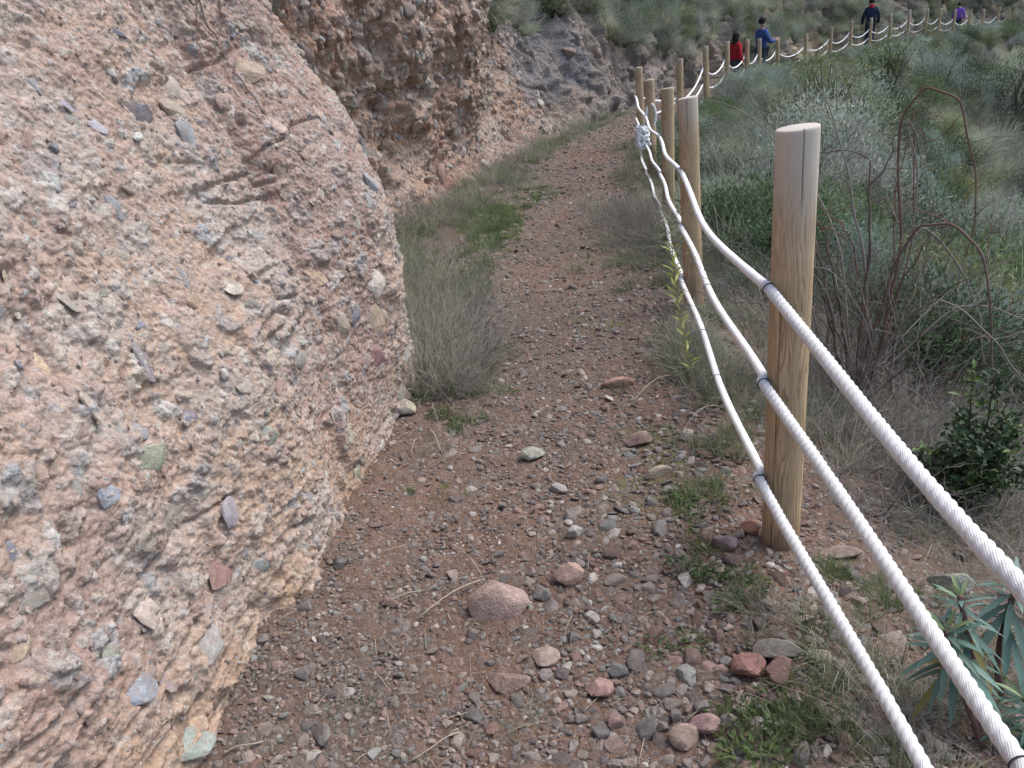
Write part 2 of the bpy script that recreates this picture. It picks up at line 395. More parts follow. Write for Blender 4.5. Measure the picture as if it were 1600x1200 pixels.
# ------------------------------------------------------------------ ground and path (one sheet, split where the path ends)
def build_ground():
    v = np.concatenate([np.linspace(-3.2, 0.75, 26)[:-1], np.linspace(0.75, 2.85, 430)[:-1], np.linspace(2.85, 5.2, 130)[:-1], np.linspace(5.2, 7.6, 20)])
    Y = 0.75 * np.sinh(v)
    u = np.concatenate([np.linspace(-6, -1.0, 20)[:-1], np.linspace(-1.0, -0.45, 60)[:-1], np.linspace(-0.45, 0.75, 330)[:-1], np.linspace(0.75, 1.5, 80)[:-1], np.linspace(1.5, 6, 20)])
    S = np.sqrt(Y * Y + 0.9 ** 2)
    X = u[None, :] * S[:, None]; YY = np.broadcast_to(Y[:, None], X.shape)
    X = X.ravel(); YY = YY.ravel().copy()
    d = fence_dist(X, YY); z = ground_z(X, YY, d)
    near = sstep(9, 4, YY) * sstep(-1.2, 0.3, YY)
    wx, wy = X + 0.01 * fbm(X * 30, YY * 30, 2, 2), YY + 0.01 * fbm(X * 30, YY * 30, 4, 2)
    h1, i1 = lumps(wx, wy, 0.045, 0.45, 21, 2.5); h2, i2 = lumps(wx + 3, wy, 0.022, 0.6, 22, 2.5)
    rough = fbm(X * 14, YY * 14, 9, 4)
    z = z + near * (0.007 * h1 + 0.005 * h2 + 0.006 * rough)
    # colours: red clay, darker damp humus towards the verges, greyish trodden middle
    n1 = fbm(X * 1.3, YY * 1.3, 31, 4); n2 = fbm(X * 5, YY * 5, 37, 3)
    red = np.array([0.158, 0.100, 0.072]); brown = np.array([0.118, 0.088, 0.070]); humus = np.array([0.105, 0.088, 0.068]); moss = np.array([0.10, 0.12, 0.045])
    k = np.clip(0.5 + 0.9 * n1 + 0.3 * n2, 0, 1)[:, None]
    c = brown * (1 - k) + red * k
    hk = (sstep(0.0, 1.2, d) * 0.8)[:, None]; c = c * (1 - hk) + humus * hk
    fk = (sstep(1.0, 2.5, d + .15 * (YY - 3)) * 0.85)[:, None]; c = c * (1 - fk) + np.array([.11, .115, .075]) * fk
    vk = (sstep(-0.9, -1.5, d) * sstep(3.2, 4.2, YY) * 0.8)[:, None]; c = c * (1 - vk) + humus * vk
    mk = (sstep(0.25, 0.55, fbm(X * 2.2, YY * 2.2, 41, 3)) * sstep(0.75, 0.2, np.abs(d + 0.15)) * sstep(1.9, 2.6, YY) * 0.7)[:, None]; c = c * (1 - mk) + moss * mk
    lm = (h1 > 0.25)
    pal = np.array([(0.15, 0.128, 0.115), (0.18, 0.118, 0.097), (0.20, 0.165, 0.142), (0.13, 0.12, 0.112)])
    c = np.where(lm[:, None], 0.55 * pal[(i1 * 97).astype(int) % 4] + 0.45 * c, c)
    c = c * (0.85 + 0.3 * vnoise(X * 40, YY * 40, 51))[:, None]
    V = np.stack([X, YY, z], -1)
    F = grid_faces(len(v), len(u))
    dc = d[F].mean(1); yc = YY[F].mean(1); xc = X[F].mean(1)
    pm = (dc > -1.75) & (dc < -0.12) & (yc > -6) & (yc < 46) & (xc < 40)
    out = []
    for name, msk in (('path', pm), ('ground', ~pm)):
        ids = np.unique(F[msk]); mp = np.zeros(len(V), np.int32); mp[ids] = np.arange(len(ids))
        me = mesh_np(name, V[ids], mp[F[msk]], c[ids], True, M['soil'])
        o = obj(name, me); tag(o, None, None, None, 'structure'); out.append(o)
    out[0]['label'] = 'narrow red clay footpath strewn with gravel between cliff and rope fence'
    out[1]['label'] = 'brown scrubby ground falling away beyond the rope fence'
    return out
PATH, GROUND = build_ground()

# ------------------------------------------------------------------ cliffs
def spline(ctrl, n=4000):
    C = np.array(ctrl, float); k = len(C)
    t = np.concatenate([[0], np.cumsum(np.linalg.norm(np.diff(C[:, :2], axis=0), axis=1) ** 0.7)])
    tt = np.linspace(0, t[-1], n); out = np.zeros((n, C.shape[1]))
    mt = np.gradient(C, t, axis=0)
    j = np.clip(np.searchsorted(t, tt, 'right') - 1, 0, k - 2); h = (t[j + 1] - t[j])[:, None]; s = ((tt - t[j]) / (t[j + 1] - t[j]))[:, None]
    out = (2 * s**3 - 3 * s**2 + 1) * C[j] + (s**3 - 2 * s**2 + s) * h * mt[j] + (-2 * s**3 + 3 * s**2) * C[j + 1] + (s**3 - s**2) * h * mt[j + 1]
    arc = np.concatenate([[0], np.cumsum(np.linalg.norm(np.diff(out[:, :2], axis=0), axis=1))])
    return arc, out

def cliff_grid(ctrl, svals, zvals, prof, nsm):
    """ctrl: (x, y); prof(s, y, Z)-> offset to the hill side for every column/height"""
    arc, P = spline(ctrl)
    bx, by = np.interp(svals, arc, P[:, 0]), np.interp(svals, arc, P[:, 1])
    a0 = np.interp(svals - nsm, arc, P[:, 0]), np.interp(svals - nsm, arc, P[:, 1]); a1 = np.interp(svals + nsm, arc, P[:, 0]), np.interp(svals + nsm, arc, P[:, 1])
    tx, ty = a1[0] - a0[0], a1[1] - a0[1]; L = np.hypot(tx, ty); nx, ny = -ty / L, tx / L
    Z = zvals[:, None]; off = prof(svals[None, :], by[None, :], Z)
    G = np.zeros((len(zvals), len(svals), 3))
    G[..., 0] = bx + nx * off; G[..., 1] = by + ny * off; G[..., 2] = Z
    return G

def normals(G):
    du = np.gradient(G, axis=1); dv = np.gradient(G, axis=0)
    n = np.cross(du, dv); n /= np.linalg.norm(n, axis=2)[..., None] + 1e-12
    return n

NEAR_C = [(-1.35, -7.0), (-1.2, -3.0), (-1.05, -0.8), (-0.88, 0.5), (-0.81, 1.36), (-0.77, 1.74), (-0.67, 2.15), (-0.61, 2.62), (-0.49, 3.25), (-0.50, 3.55), (-0.80, 3.95), (-1.25, 4.6), (-1.7, 5.3)]
def prof_near(s, y, Z):
    zs = np.array([-0.3, 0, .35, .67, .92, 1.25, 1.58, 1.8, 2.5, 4, 9]);
    right = np.array([0.02, 0, -.03, -.05, -.02, .11, .26, .34, .65, 1.6, 9.5])
    left = np.array([-.05, 0, .06, .10, .16, .26, .38, .46, .80, 1.7, 9.5])
    k = sstep(2.2, 3.3, y)
    return np.interp(Z, zs, left) * (1 - k) + np.interp(Z, zs, right) * k

def conglom_color(u, v, h, stones, seed, warm=1.0):
    n1 = fbm(u * 1.1, v * 1.1, seed, 4); n2 = fbm(u * 4, v * 6, seed + 9, 4); n3 = fbm(u * 2.2, v * 1.2, seed + 19, 3)
    pink = np.array([0.372, 0.264, 0.208]); och = np.array([0.385, 0.275, 0.192]); grey = np.array([0.37, 0.31, 0.265]); redd = np.array([0.26, 0.158, 0.125])
    k = np.clip(0.5 + 1.3 * n1, 0, 1)[..., None]; c = pink * (1 - k) + och * k
    k = np.clip(0.15 + 2.0 * n2, 0, .8)[..., None]; c = c * (1 - k) + grey * k
    k = np.clip(-0.1 + 2.0 * n3, 0, .6)[..., None]; c = c * (1 - k) + redd * k
    pal = np.array([(0.42, 0.345, 0.30), (0.36, 0.255, 0.215), (0.37, 0.36, 0.32), (0.33, 0.28, 0.255), (0.47, 0.43, 0.385), (0.34, 0.25, 0.215), (0.29, 0.315, 0.33), (0.41, 0.295, 0.25), (0.30, 0.235, 0.21), (0.40, 0.35, 0.285), (0.42, 0.42, 0.39)])
    for hh, ii, w in stones:
        sc = pal[(ii * 9973).astype(int) % len(pal)] * (0.72 + 0.5 * ((ii * 771.3) % 1))[..., None]
        m_ = np.clip(hh * 5 - 0.5, 0, 1)[..., None] * w * (0.25 + 0.75 * ((ii * 313.7) % 1))[..., None]
        c = c * (1 - m_) + sc * m_
    return c

def build_near():
    arc, P = spline(NEAR_C)
    sy = lambda y: float(np.interp(y, P[:3600, 1], arc[:3600]))
    s = np.concatenate([np.linspace(0, sy(0.3), 40)[:-1], np.arange(sy(0.3), sy(0.95), 0.012), np.arange(sy(0.95), sy(3.62), 0.0046), np.linspace(sy(3.62), arc[-1], 130)])
    z = np.concatenate([np.linspace(-0.3, -0.02, 8)[:-1], np.arange(-0.02, 2.05, 0.0048), np.linspace(2.05, 2.9, 50)[1:], np.linspace(2.9, 9, 40)[1:]])
    G = cliff_grid(NEAR_C, s, z, prof_near, 0.9)
    N = normals(G)
    U = np.broadcast_to(s[None, :], G.shape[:2]).copy()
    prof_len = np.concatenate([[0], np.cumsum(np.linalg.norm(np.diff(G[:, len(s) // 2], axis=0), axis=1))]); Vv = np.broadcast_to(prof_len[:, None], U.shape).copy()
    wu, wv = U + 0.012 * fbm(U * 12, Vv * 12, 1, 3), Vv + 0.012 * fbm(U * 12, Vv * 12, 7, 3)
    big = 0.06 * fbm(U * 1.2, Vv * 1.2, 61, 3) + 0.022 * fbm(U * 3.5, Vv * 3.5, 63, 3)
    # shelving: rough horizontal-ish ledges in places
    ledge = np.abs(fbm(U * 1.6 + 0.3 * Vv, Vv * 7, 66, 3)); ledge = -0.028 * np.exp(-(ledge / 0.06) ** 2) * sstep(0.45, 0.62, vnoise(U * 1.8, Vv * 1.8, 67))
    # a shallow gully running down the face
    gl = np.exp(-((U - (sy(2.62) + 0.06 * Vv + 0.05 * fbm(Vv * 3, U * 0, 68, 3))) / 0.035) ** 2) * -0.03 * sstep(0.5, 1.0, Vv)
    pits_h, _ = lumps(wu + 5, wv, 0.21, 0.33, 71, 2.2, .12, .42)
    s1, i1 = lumps(wu, wv, 0.16, 0.5, 72, 5.0, .16, .42); s2, i2 = lumps(wu + 1, wv + 2, 0.085, 0.6, 73, 5.0, .2, .55)
    s3, i3 = lumps(wu + 9, wv + 4, 0.045, 0.65, 74, 4.5, .22, .6); s4, i4 = lumps(wu + 2, wv + 8, 0.026, 0.65, 75, 4.0, .25, .65)
    patch = sstep(0.35, 0.65, vnoise(U * 2.3, Vv * 2.3, 79))
    s5, i5 = lumps(wu + 6, wv + 1, 0.014, 0.6, 76, 3.0, .25, .65); s0, _ = lumps(wu, wv + 7, 0.55, 0.8, 77, 3.5, .2, .5)
    crumb = fbm(U * 26, Vv * 34, 81, 5, 0.68); rid = 1 - np.abs(fbm(U * 16, Vv * 22, 83, 4, 0.6)) * 2
    h = big + ledge + gl - 0.018 * pits_h + 0.011 * s1 + (0.004 + 0.005 * patch) * s2 + (0.0025 + 0.004 * patch) * s3 + (.0015 + 0.0025 * patch) * s4 + 0.002 * s5 + 0.028 * s0 + 0.012 * crumb + 0.004 * rid
    zz = G[..., 2]
    h = h * sstep(-0.4, 0.1, zz)
    G = G + N * h[..., None]
    c = conglom_color(U, Vv, h, [(s1, i1, .8), (s2, i2, .75), (s3, i3, .68), (s4, i4, .55), (s5, i5, .45)], 91) * np.array([1.01, 1.03, 1.06])
    low = sstep(0.55, 0.0, zz)[..., None] * np.clip(0.4 + fbm(U * 2.5, Vv * 2.5, 95, 3), 0, 1)[..., None] * 0.6
    c = c * (1 - low) + np.array([0.40, 0.265, 0.155]) * low
    me = mesh_np('cliff', G.reshape(-1, 3), grid_faces(*G.shape[:2])[:, ::-1], c.reshape(-1, 3), True, M['cliff'])
    o = obj('cliff', me); tag(o, 'pale pink conglomerate cliff studded with stones beside the path', None, None, 'structure')
    return o, G, N
CLIFF, CG, CN = build_near()

_o = []
_fl = np.array([(p[0], p[1]) for p in POSTS[6:]])
_t = np.gradient(_fl, axis=0); _t /= np.linalg.norm(_t, axis=1)[:, None]
_off = _fl + np.stack([-_t[:, 1], _t[:, 0]], -1) * 1.75
FAR_C = [(-1.9, 3.6), (-1.5, 4.6), (-1.32, 5.8), (-1.02, 7.2), (-0.5, 8.6), (-0.05, 10.1), (0.65, 12.2), (1.5, 14.2), (2.35, 16.0)] + [tuple(q) for q in _off[3:]] + [(32, 43.0), (45, 45)]
def prof_far(s, y, Z):
    zs = np.array([-.3, 0, .3, .6, .8, 1.3, 1.7, 2.2, 3, 5, 12, 40])
    hollow = np.array([.0, 0, .12, .26, .34, .28, .06, -.06, .08, .9, 7, 60])
    front = np.array([-.05, 0, .12, .18, .15, .05, -.12, -.18, 0, .9, 7, 60])
    talus = np.array([-.15, 0, .30, .46, .50, .52, .55, .60, .9, 1.6, 7, 60])
    slab = np.array([-.2, 0, .2, .34, .42, .62, .8, 1.05, 1.5, 2.8, 10, 60])
    bank = np.array([-.2, 0, .12, .22, .3, .5, .75, 1.1, 1.9, 4.2, 12, 60])
    P = [np.interp(Z, zs, q) for q in (hollow, front, talus, slab, bank)]
    ys = [7.3, 9.8, 11.8, 14.6, 19.0]
    r = P[0] + 0 * y
    for k in range(4):
        w = sstep(ys[k] + .3, ys[k + 1] - .2, y); r = r * (1 - w) + P[k + 1] * w
    return r

def build_far():
    arc, P = spline(FAR_C)
    L = arc[-1]
    s = [0.0]
    while s[-1] < L:
        x, y = np.interp(s[-1], arc, P[:, 0]), np.interp(s[-1], arc, P[:, 1])
        s.append(s[-1] + max(0.012, 0.0026 * math.hypot(x, y)) * (1 if y > 5.5 else 3))
    s = np.array(s[:-1])
    z = np.concatenate([np.linspace(-0.3, 0, 5)[:-1], np.arange(0, 2.6, 0.019), np.linspace(2.6, 4, 30)[1:], np.linspace(4, 40, 40)[1:]])
    G = cliff_grid(FAR_C, s, z, prof_far, 1.2)
    N = normals(G)
    U = np.broadcast_to(s[None, :], G.shape[:2]).copy(); Vv = np.broadcast_to((z * 1.05)[:, None], U.shape).copy()
    Y = np.broadcast_to(np.interp(s, arc, P[:, 1])[None, :], U.shape)
    peb = sstep(16, 12.5, Y)                               # pebbly conglomerate nearby, plain weathered rock beyond
    wob = .8 * fbm(U * 1.4, Vv * 1.4, 199, 4); slab = sstep(13.2, 13.6, Y + wob) * sstep(16.9, 16.3, Y + 1.2 * wob) * sstep(.45, .7, Vv + .5 * wob) * sstep(2.5, 2.2, Vv)
    wu, wv = U + 0.05 * fbm(U * 5, Vv * 5, 1, 3), Vv + 0.05 * fbm(U * 5, Vv * 5, 7, 3)
    s1, i1 = lumps(wu, wv, 0.30, 0.7, 172, 2.4, .2, .55); s2, i2 = lumps(wu + 1, wv + 2, 0.15, 0.8, 173, 2.4, .22, .62); s3, i3 = lumps(wu + 9, wv + 4, 0.085, 0.8, 174, 2.4, .25, .65)
    pt, _ = lumps(wu + 5, wv, 0.5, 0.5, 175, 2.0, .15, .45)
    h = 0.20 * fbm(U * .9, Vv * .7, 161, 3) + 0.14 * fbm(U * 2.2, Vv * 1.6, 163, 4)
    det = (0.06 * s1 + 0.042 * s2) * (.35 + .9 * vnoise(U * 1.2, Vv * 1.5, 177)) + 0.022 * s3 - 0.12 * pt + 0.03 * fbm(U * 10, Vv * 12, 181, 4)
    ridge = 0.26 * (1 - 2 * np.abs(fbm(U * 1.3, Vv * .9, 191, 5, .6))) + .1 * lumps(wu * 1.0, wv * .7, .8, .8, 192, 2.5, .2, .6)[0]
    h = h * (1 - .7 * slab) + peb * (1 - slab) * det + (1 - peb) * (0.35 * det + ridge) + slab * (0.03 * fbm(U * 3, Vv * 9, 183, 4) - .05 * sstep(.12, .0, np.abs(fbm(U * 1.2 + Vv, Vv * .8, 184, 3))))
    h *= sstep(-.35, .15, G[..., 2]) * (1 + sstep(3, 10, G[..., 2]))
    G = G + N * h[..., None]
    c = conglom_color(U * .6, Vv * .6, h, [(s1, i1, .6), (s2, i2, .6), (s3, i3, .5)], 191)
    c = c * (np.array([0.98, 0.90, 0.86]) * peb[..., None] + np.array([.42, .43, .42]) * (1 - peb[..., None]))
    gk = (sstep(9.6, 11.5, Y) * 0.55 * np.clip(.6 + fbm(U * 1.5, Vv * 1.5, 195, 3), 0, 1))[..., None]
    c = c * (1 - gk) + np.array([.30, .27, .235]) * gk
    # bare ochre scars in the far bank
    och = (sstep(.25, .5, fbm(U * .35, Vv * .5, 197, 3)) * sstep(22, 25, Y))[..., None]; c = c * (1 - och) + np.array([.40, .31, .21]) * och
    blue = np.array([.105, .113, .135]) * (0.55 + .9 * vnoise(U * 3, Vv * 6, 198))[..., None]
    slab = slab * np.clip(.8 + .8 * fbm(U * 2.5, Vv * 1.2, 200, 4), .25, .95); c = c * (1 - slab[..., None]) + blue * slab[..., None]
    dk = (sstep(12.6, 14, Y) * sstep(24, 19, Y) * .45)[..., None]; c = c * (1 - dk) + np.array([.15, .13, .12]) * (.7 + .6 * vnoise(U * 4, Vv * 4, 203))[..., None] * dk
    me = mesh_np('hillside', G.reshape(-1, 3), grid_faces(*G.shape[:2])[:, ::-1], c.reshape(-1, 3), True, M['hill'])
    o = obj('hillside', me); tag(o, 'rough dark red conglomerate rock and scrubby bank behind the path', None, None, 'structure')
    return o, G, normals(G), s, z
HILL, HG, HN, HS, HZ = build_far()

# ------------------------------------------------------------------ rope fence
def post_mesh(h, r, seed, seg=40, rings=46):
    rg = np.random.default_rng(seed)
    z = np.concatenate([[-0.25], np.linspace(0, h - 0.012, rings), [h - 0.006, h - 0.001, h]])
    rr = np.full(len(z), r); rr *= 1.03 - 0.05 * np.clip(z, 0, h) / h; rr[-3:] *= (0.995, 0.975, 0.93)
    th = np.arange(seg) * 2 * np.pi / seg
    # the photographed posts have long drying cracks: narrow wedges cut into the side
    cracks = [(3.86, 0.0, 0.66 * h, .5), (4.62, 0.86 * h, h + .1, .25), (rg.uniform(5.2, 6.2), .1 * h, .5 * h, .3)] if seg > 20 else []
    for a0, _, _, _ in cracks:
        th = th[np.abs(th - a0) > .1]; th = np.sort(np.concatenate([th, [a0 - .085, a0 - .042, a0 - .012, a0 + .012, a0 + .042, a0 + .085]]))
    seg = len(th)
    R = np.ones((len(z), seg))
    R *= 1 + 0.012 * (fbm(np.cos(th)[None] * 1.5 + 5 + 0 * z[:, None], np.sin(th)[None] * 1.5 + z[:, None] * 2.2 + seed, seed, 3))
    for a0, zlo, zhi, dep in cracks:
        R -= dep * (np.abs(th[None] - a0) < .02) * sstep(zlo - .02, zlo + .05, z)[:, None] * sstep(zhi + .02, zhi - .12, z)[:, None]
    th = th[None] + .035 * np.sin(z * 4 + seed)[:, None] * (z[:, None] > 0)
    V = np.stack([np.cos(th) * rr[:, None] * R, np.sin(th) * rr[:, None] * R, np.broadcast_to(z[:, None], R.shape) + (np.cos(th) * .004 * (z[:, None] > h - .02))], -1).reshape(-1, 3)
    i = np.arange(len(z) * seg).reshape(len(z), seg); j = np.roll(i, -1, 1)
    F = np.stack([i[:-1], j[:-1], j[1:], i[1:]], -1).reshape(-1, 4)
    V = np.vstack([V, [0, 0, h]]); top = np.stack([i[-1], j[-1], np.full(seg, len(V) - 1)], -1)
    return mesh_np('post', V, [F, top], None, True, M['wood'])

def build_fence():
    F = empty('rope_fence', (POSTS[2][0], POSTS[2][1], POSTS[2][2]), 'wooden post fence with white ropes along the valley side of the path', 'fence')
    inv = Matrix.Translation(-Vector(F.location))
    O = np.array(F.location)
    far_me = None
    side = []
    PA = np.array([(p[0], p[1]) for p in POSTS]); T = np.gradient(PA, axis=0); T /= np.linalg.norm(T, axis=1)[:, None]
    Nl = np.stack([-T[:, 1], T[:, 0]], -1)
    for k, (x, y, z0, z1) in enumerate(POSTS):
        h = z1 - z0; near = k < 9
        me = post_mesh(h, 0.0535 if k != 2 else 0.054, 40 + k, 56 if k == 2 else (32 if near else 12), 60 if k == 2 else (30 if near else 6))
        o = obj('post', me, F, Vector((x, y, z0)) - F.location)
        o.rotation_euler = (math.radians(random.uniform(-1, 1)) * (k != 2), math.radians(random.uniform(-1.2, 1.2)) * (k != 2), random.uniform(-.3, .3) * (k != 2))
        if k == 2: o['label'] = 'thick near pine post with a long drying crack'
    levels = (0.37, 0.67, 0.97)
    def anchor(k, lv, r):
        x, y, z0, z1 = POSTS[k]; n = Nl[k]
        zz = z1 - levels[lv]
        if k == 2: zz = (0.85, 0.575, 0.265)[lv]
        if k == 7 and lv == 0: zz -= 0.24
        return np.array([x + n[0] * (0.052 + r), y + n[1] * (0.052 + r), zz])
    def line(k0, k1, lv, r, step):
        pts = []
        for k in range(k0, k1):
            a, b = anchor(k, lv, r), anchor(k + 1, lv, r)
            L = np.linalg.norm(b - a); n = max(6, int(L / step))
            t = np.linspace(0, 1, n + 1)[: (n + 1 if k == k1 - 1 else n)]
            sag = (0.085, 0.06, 0.05)[lv] if k in (0, 1) else ((0.085, 0.035, 0.03)[lv] if k < 6 else (0.20, 0.15, 0.11)[lv])
            if k == 6: sag = 0.05
            if k in (3, 4, 5): sag *= .5
            p = a + (b - a) * t[:, None]; p[:, 2] -= sag * 4 * t * (1 - t)
            p[:, 0] += 0.008 * np.sin(t * 9 + lv); pts.append(p)
        return np.concatenate(pts)
    def rope(k0, k1, lv, r, step, seg, amp, mat):
        P = line(k0, k1, lv, r, step)
        V, Fc, C = tube(P, r, seg)
        n = len(P); s = np.concatenate([[0], np.cumsum(np.linalg.norm(np.diff(P, axis=0), axis=1))])
        th = np.arange(seg) * 2 * np.pi / seg
        if amp:
            phi = th[None] - (2 * np.pi * s / 0.066 + 1.1 * fbm(s * 3, s * 0 + lv, 55, 2))[:, None]
            m_ = ((1 - amp) + amp * np.abs(np.cos(1.5 * phi)) ** 0.75) * (1 + .05 * fbm(s * 14, s * 0 + lv * 3, 57, 3))[:, None]
            Q = V[:n * seg].reshape(n, seg, 3); Q = P[:, None] + (Q - P[:, None]) * m_[..., None]; V[:n * seg] = Q.reshape(-1, 3)
        me = mesh_np('rope', V - O, [Fc, C], None, True, mat)
        a = me.attributes.new('ruv', 'FLOAT_VECTOR', 'POINT'); uv = np.zeros((len(V), 3), np.float32)
        uv[:n * seg, 0] = np.repeat(s, seg); uv[:n * seg, 1] = np.tile(th * r, n); a.data.foreach_set('vector', uv.ravel())
        return obj('rope', me, F), P
    def tie(par, p, d, r):
        d = np.array(d) / np.linalg.norm(d)
        ax = np.cross(d, [0, 0, 1]); ax /= np.linalg.norm(ax); bx = np.cross(d, ax)
        t = np.linspace(0, 2 * np.pi, 17)
        V, Fc, _ = tube(p - O + r * (np.cos(t)[:, None] * ax + np.sin(t)[:, None] * bx), 0.0016, 6, False)
        o = obj('cable_tie', mesh_np('cable_tie', V, Fc, None, True, M['tie']), par)
    rg = random.Random(3)
    for lv in range(3):
        o, P = rope(0, 2, lv, 0.0158, 0.0040, 20, 0.20, M['rope'])
        tie(o, P[-6], P[-6] - P[-10], 0.0168)
        for f in ((0.745,) if lv == 1 else ()): i = int(len(P) * f); tie(o, P[i], P[i + 1] - P[i], 0.0162)
        o, P = rope(2, 5, lv, 0.0140, 0.006, 14, 0.10, M['rope2'])
        for f in (0.333, 0.666): i = int(len(P) * f); tie(o, P[i], P[i + 1] - P[i - 1], 0.0152)
        if lv == 1: i = int(len(P) * .16); tie(o, P[i], P[i + 1] - P[i - 1], 0.0148)
        if lv == 2:
            for f in (.12, .2): i = int(len(P) * f); tie(o, P[i], P[i + 1] - P[i - 1], 0.0148)
        o, P = rope(5, len(POSTS) - 1, lv, 0.0170, 0.12, 7, 0, M['rope2'])
    # the tangled bundle of rope tied round the fourth post
    c = anchor(5, 1, 0.03) + [-.02, -.05, .08]
    A = Acc(); t = np.linspace(0, 1, 150)
    for q in range(3):
        ph = q * 2.1
        p = np.stack([c[0] + .085 * np.sin(t * 31 + ph) * (1 - .4 * t), c[1] + .08 * np.cos(t * 27 + ph), c[2] + .13 * np.sin(t * 19 + ph * 2) * .7 + .03 * np.sin(t * 60)], -1)
        add_tube(A, p - O, 0.0155, (.7, .7, .7), 7)
    loop = np.stack([c[0] + .1 + .05 * np.sin(t * 6.3), c[1] + .02 * t, c[2] + .22 + .12 * np.cos(t * 6.3)], -1)
    add_tube(A, loop - O, 0.0155, (.7, .7, .7), 7)
    o = obj('rope_knot', A.mesh('rope_knot', M['rope2']), F); o['label'] = 'tangled bundle of white rope tied to a post'
    return F
FENCE = build_fence()

# ------------------------------------------------------------------ stones
def rock_mesh(name, seed, sub=3, planes=11, flat=(1, 1, .7), mat=None, rough=0.03, sharp=30, rnd=0.25):
    rg = np.random.default_rng(seed)
    bm = bmesh.new(); bmesh.ops.create_icosphere(bm, subdivisions=sub, radius=1)
    D = np.array([v.co[:] for v in bm.verts]); D /= np.linalg.norm(D, axis=1)[:, None]
    n = rg.normal(size=(planes, 3)); n /= np.linalg.norm(n, axis=1)[:, None]; dk = rg.uniform(.55, .95, planes)
    q = D @ n.T; rad = np.where(q > .05, dk / np.maximum(q, .05), 9).min(1); rad = np.minimum(rad, 1.15)
    rad = rad * (1 - rnd) + rnd * .85
    V = D * rad[:, None] * np.array(flat)
    V *= (1 + rough * (fbm(V[:, 0] * 3 + seed, V[:, 1] * 3 + V[:, 2] * 2.3, seed, 3)))[:, None]
    for v, p in zip(bm.verts, V): v.co = p
    me = bpy.data.meshes.new(name); bm.to_mesh(me); bm.free()
    me.polygons.foreach_set('use_smooth', np.ones(len(me.polygons), bool))
    me.set_sharp_from_angle(angle=math.radians(sharp))
    if mat: me.materials.append(mat)
    return me
SHAPES = [((1, .8, .55), 10), ((1, .7, .45), 9), ((1, .85, .7), 12), ((1, .62, .38), 8), ((1, .9, .6), 14), ((1, .75, .3), 9)]
ROCK3 = [rock_mesh('stone', 300 + k, 3, SHAPES[k % 6][1], SHAPES[k % 6][0], M['stone'], .06, 24, .0 + .12 * (k % 3) / 2) for k in range(18)]
ROCK2 = [rock_mesh('pebble', 400 + k, 2, SHAPES[k % 6][1] - 2, SHAPES[k % 6][0], M['gravel'], 0.05, 18, .0 + .14 * (k % 2)) for k in range(14)]

SET3 = [rock_mesh('stone', 330 + k, 3, SHAPES[k % 6][1], SHAPES[k % 6][0], M['setstone'], rnd=.02 + .16 * (k % 3) / 2, sharp=26) for k in range(18)]
CHIP = [rock_mesh('chip', 430 + k, 2, 7 + k % 4, SHAPES[k % 6][0], M['setchip'], 0.03, 15, .02 + .15 * (k % 3)) for k in range(14)]
PAL = np.array([(.185, .160, .145), (.155, .138, .128), (.19, .135, .115), (.23, .155, .132), (.27, .22, .188), (.19, .188, .172), (.135, .11, .102), (.215, .182, .158), (.36, .325, .29), (.17, .108, .09)])
PALW = np.array([18, 14, 14, 12, 11, 9, 9, 12, 5, 6.0]); PALW /= PALW.sum()

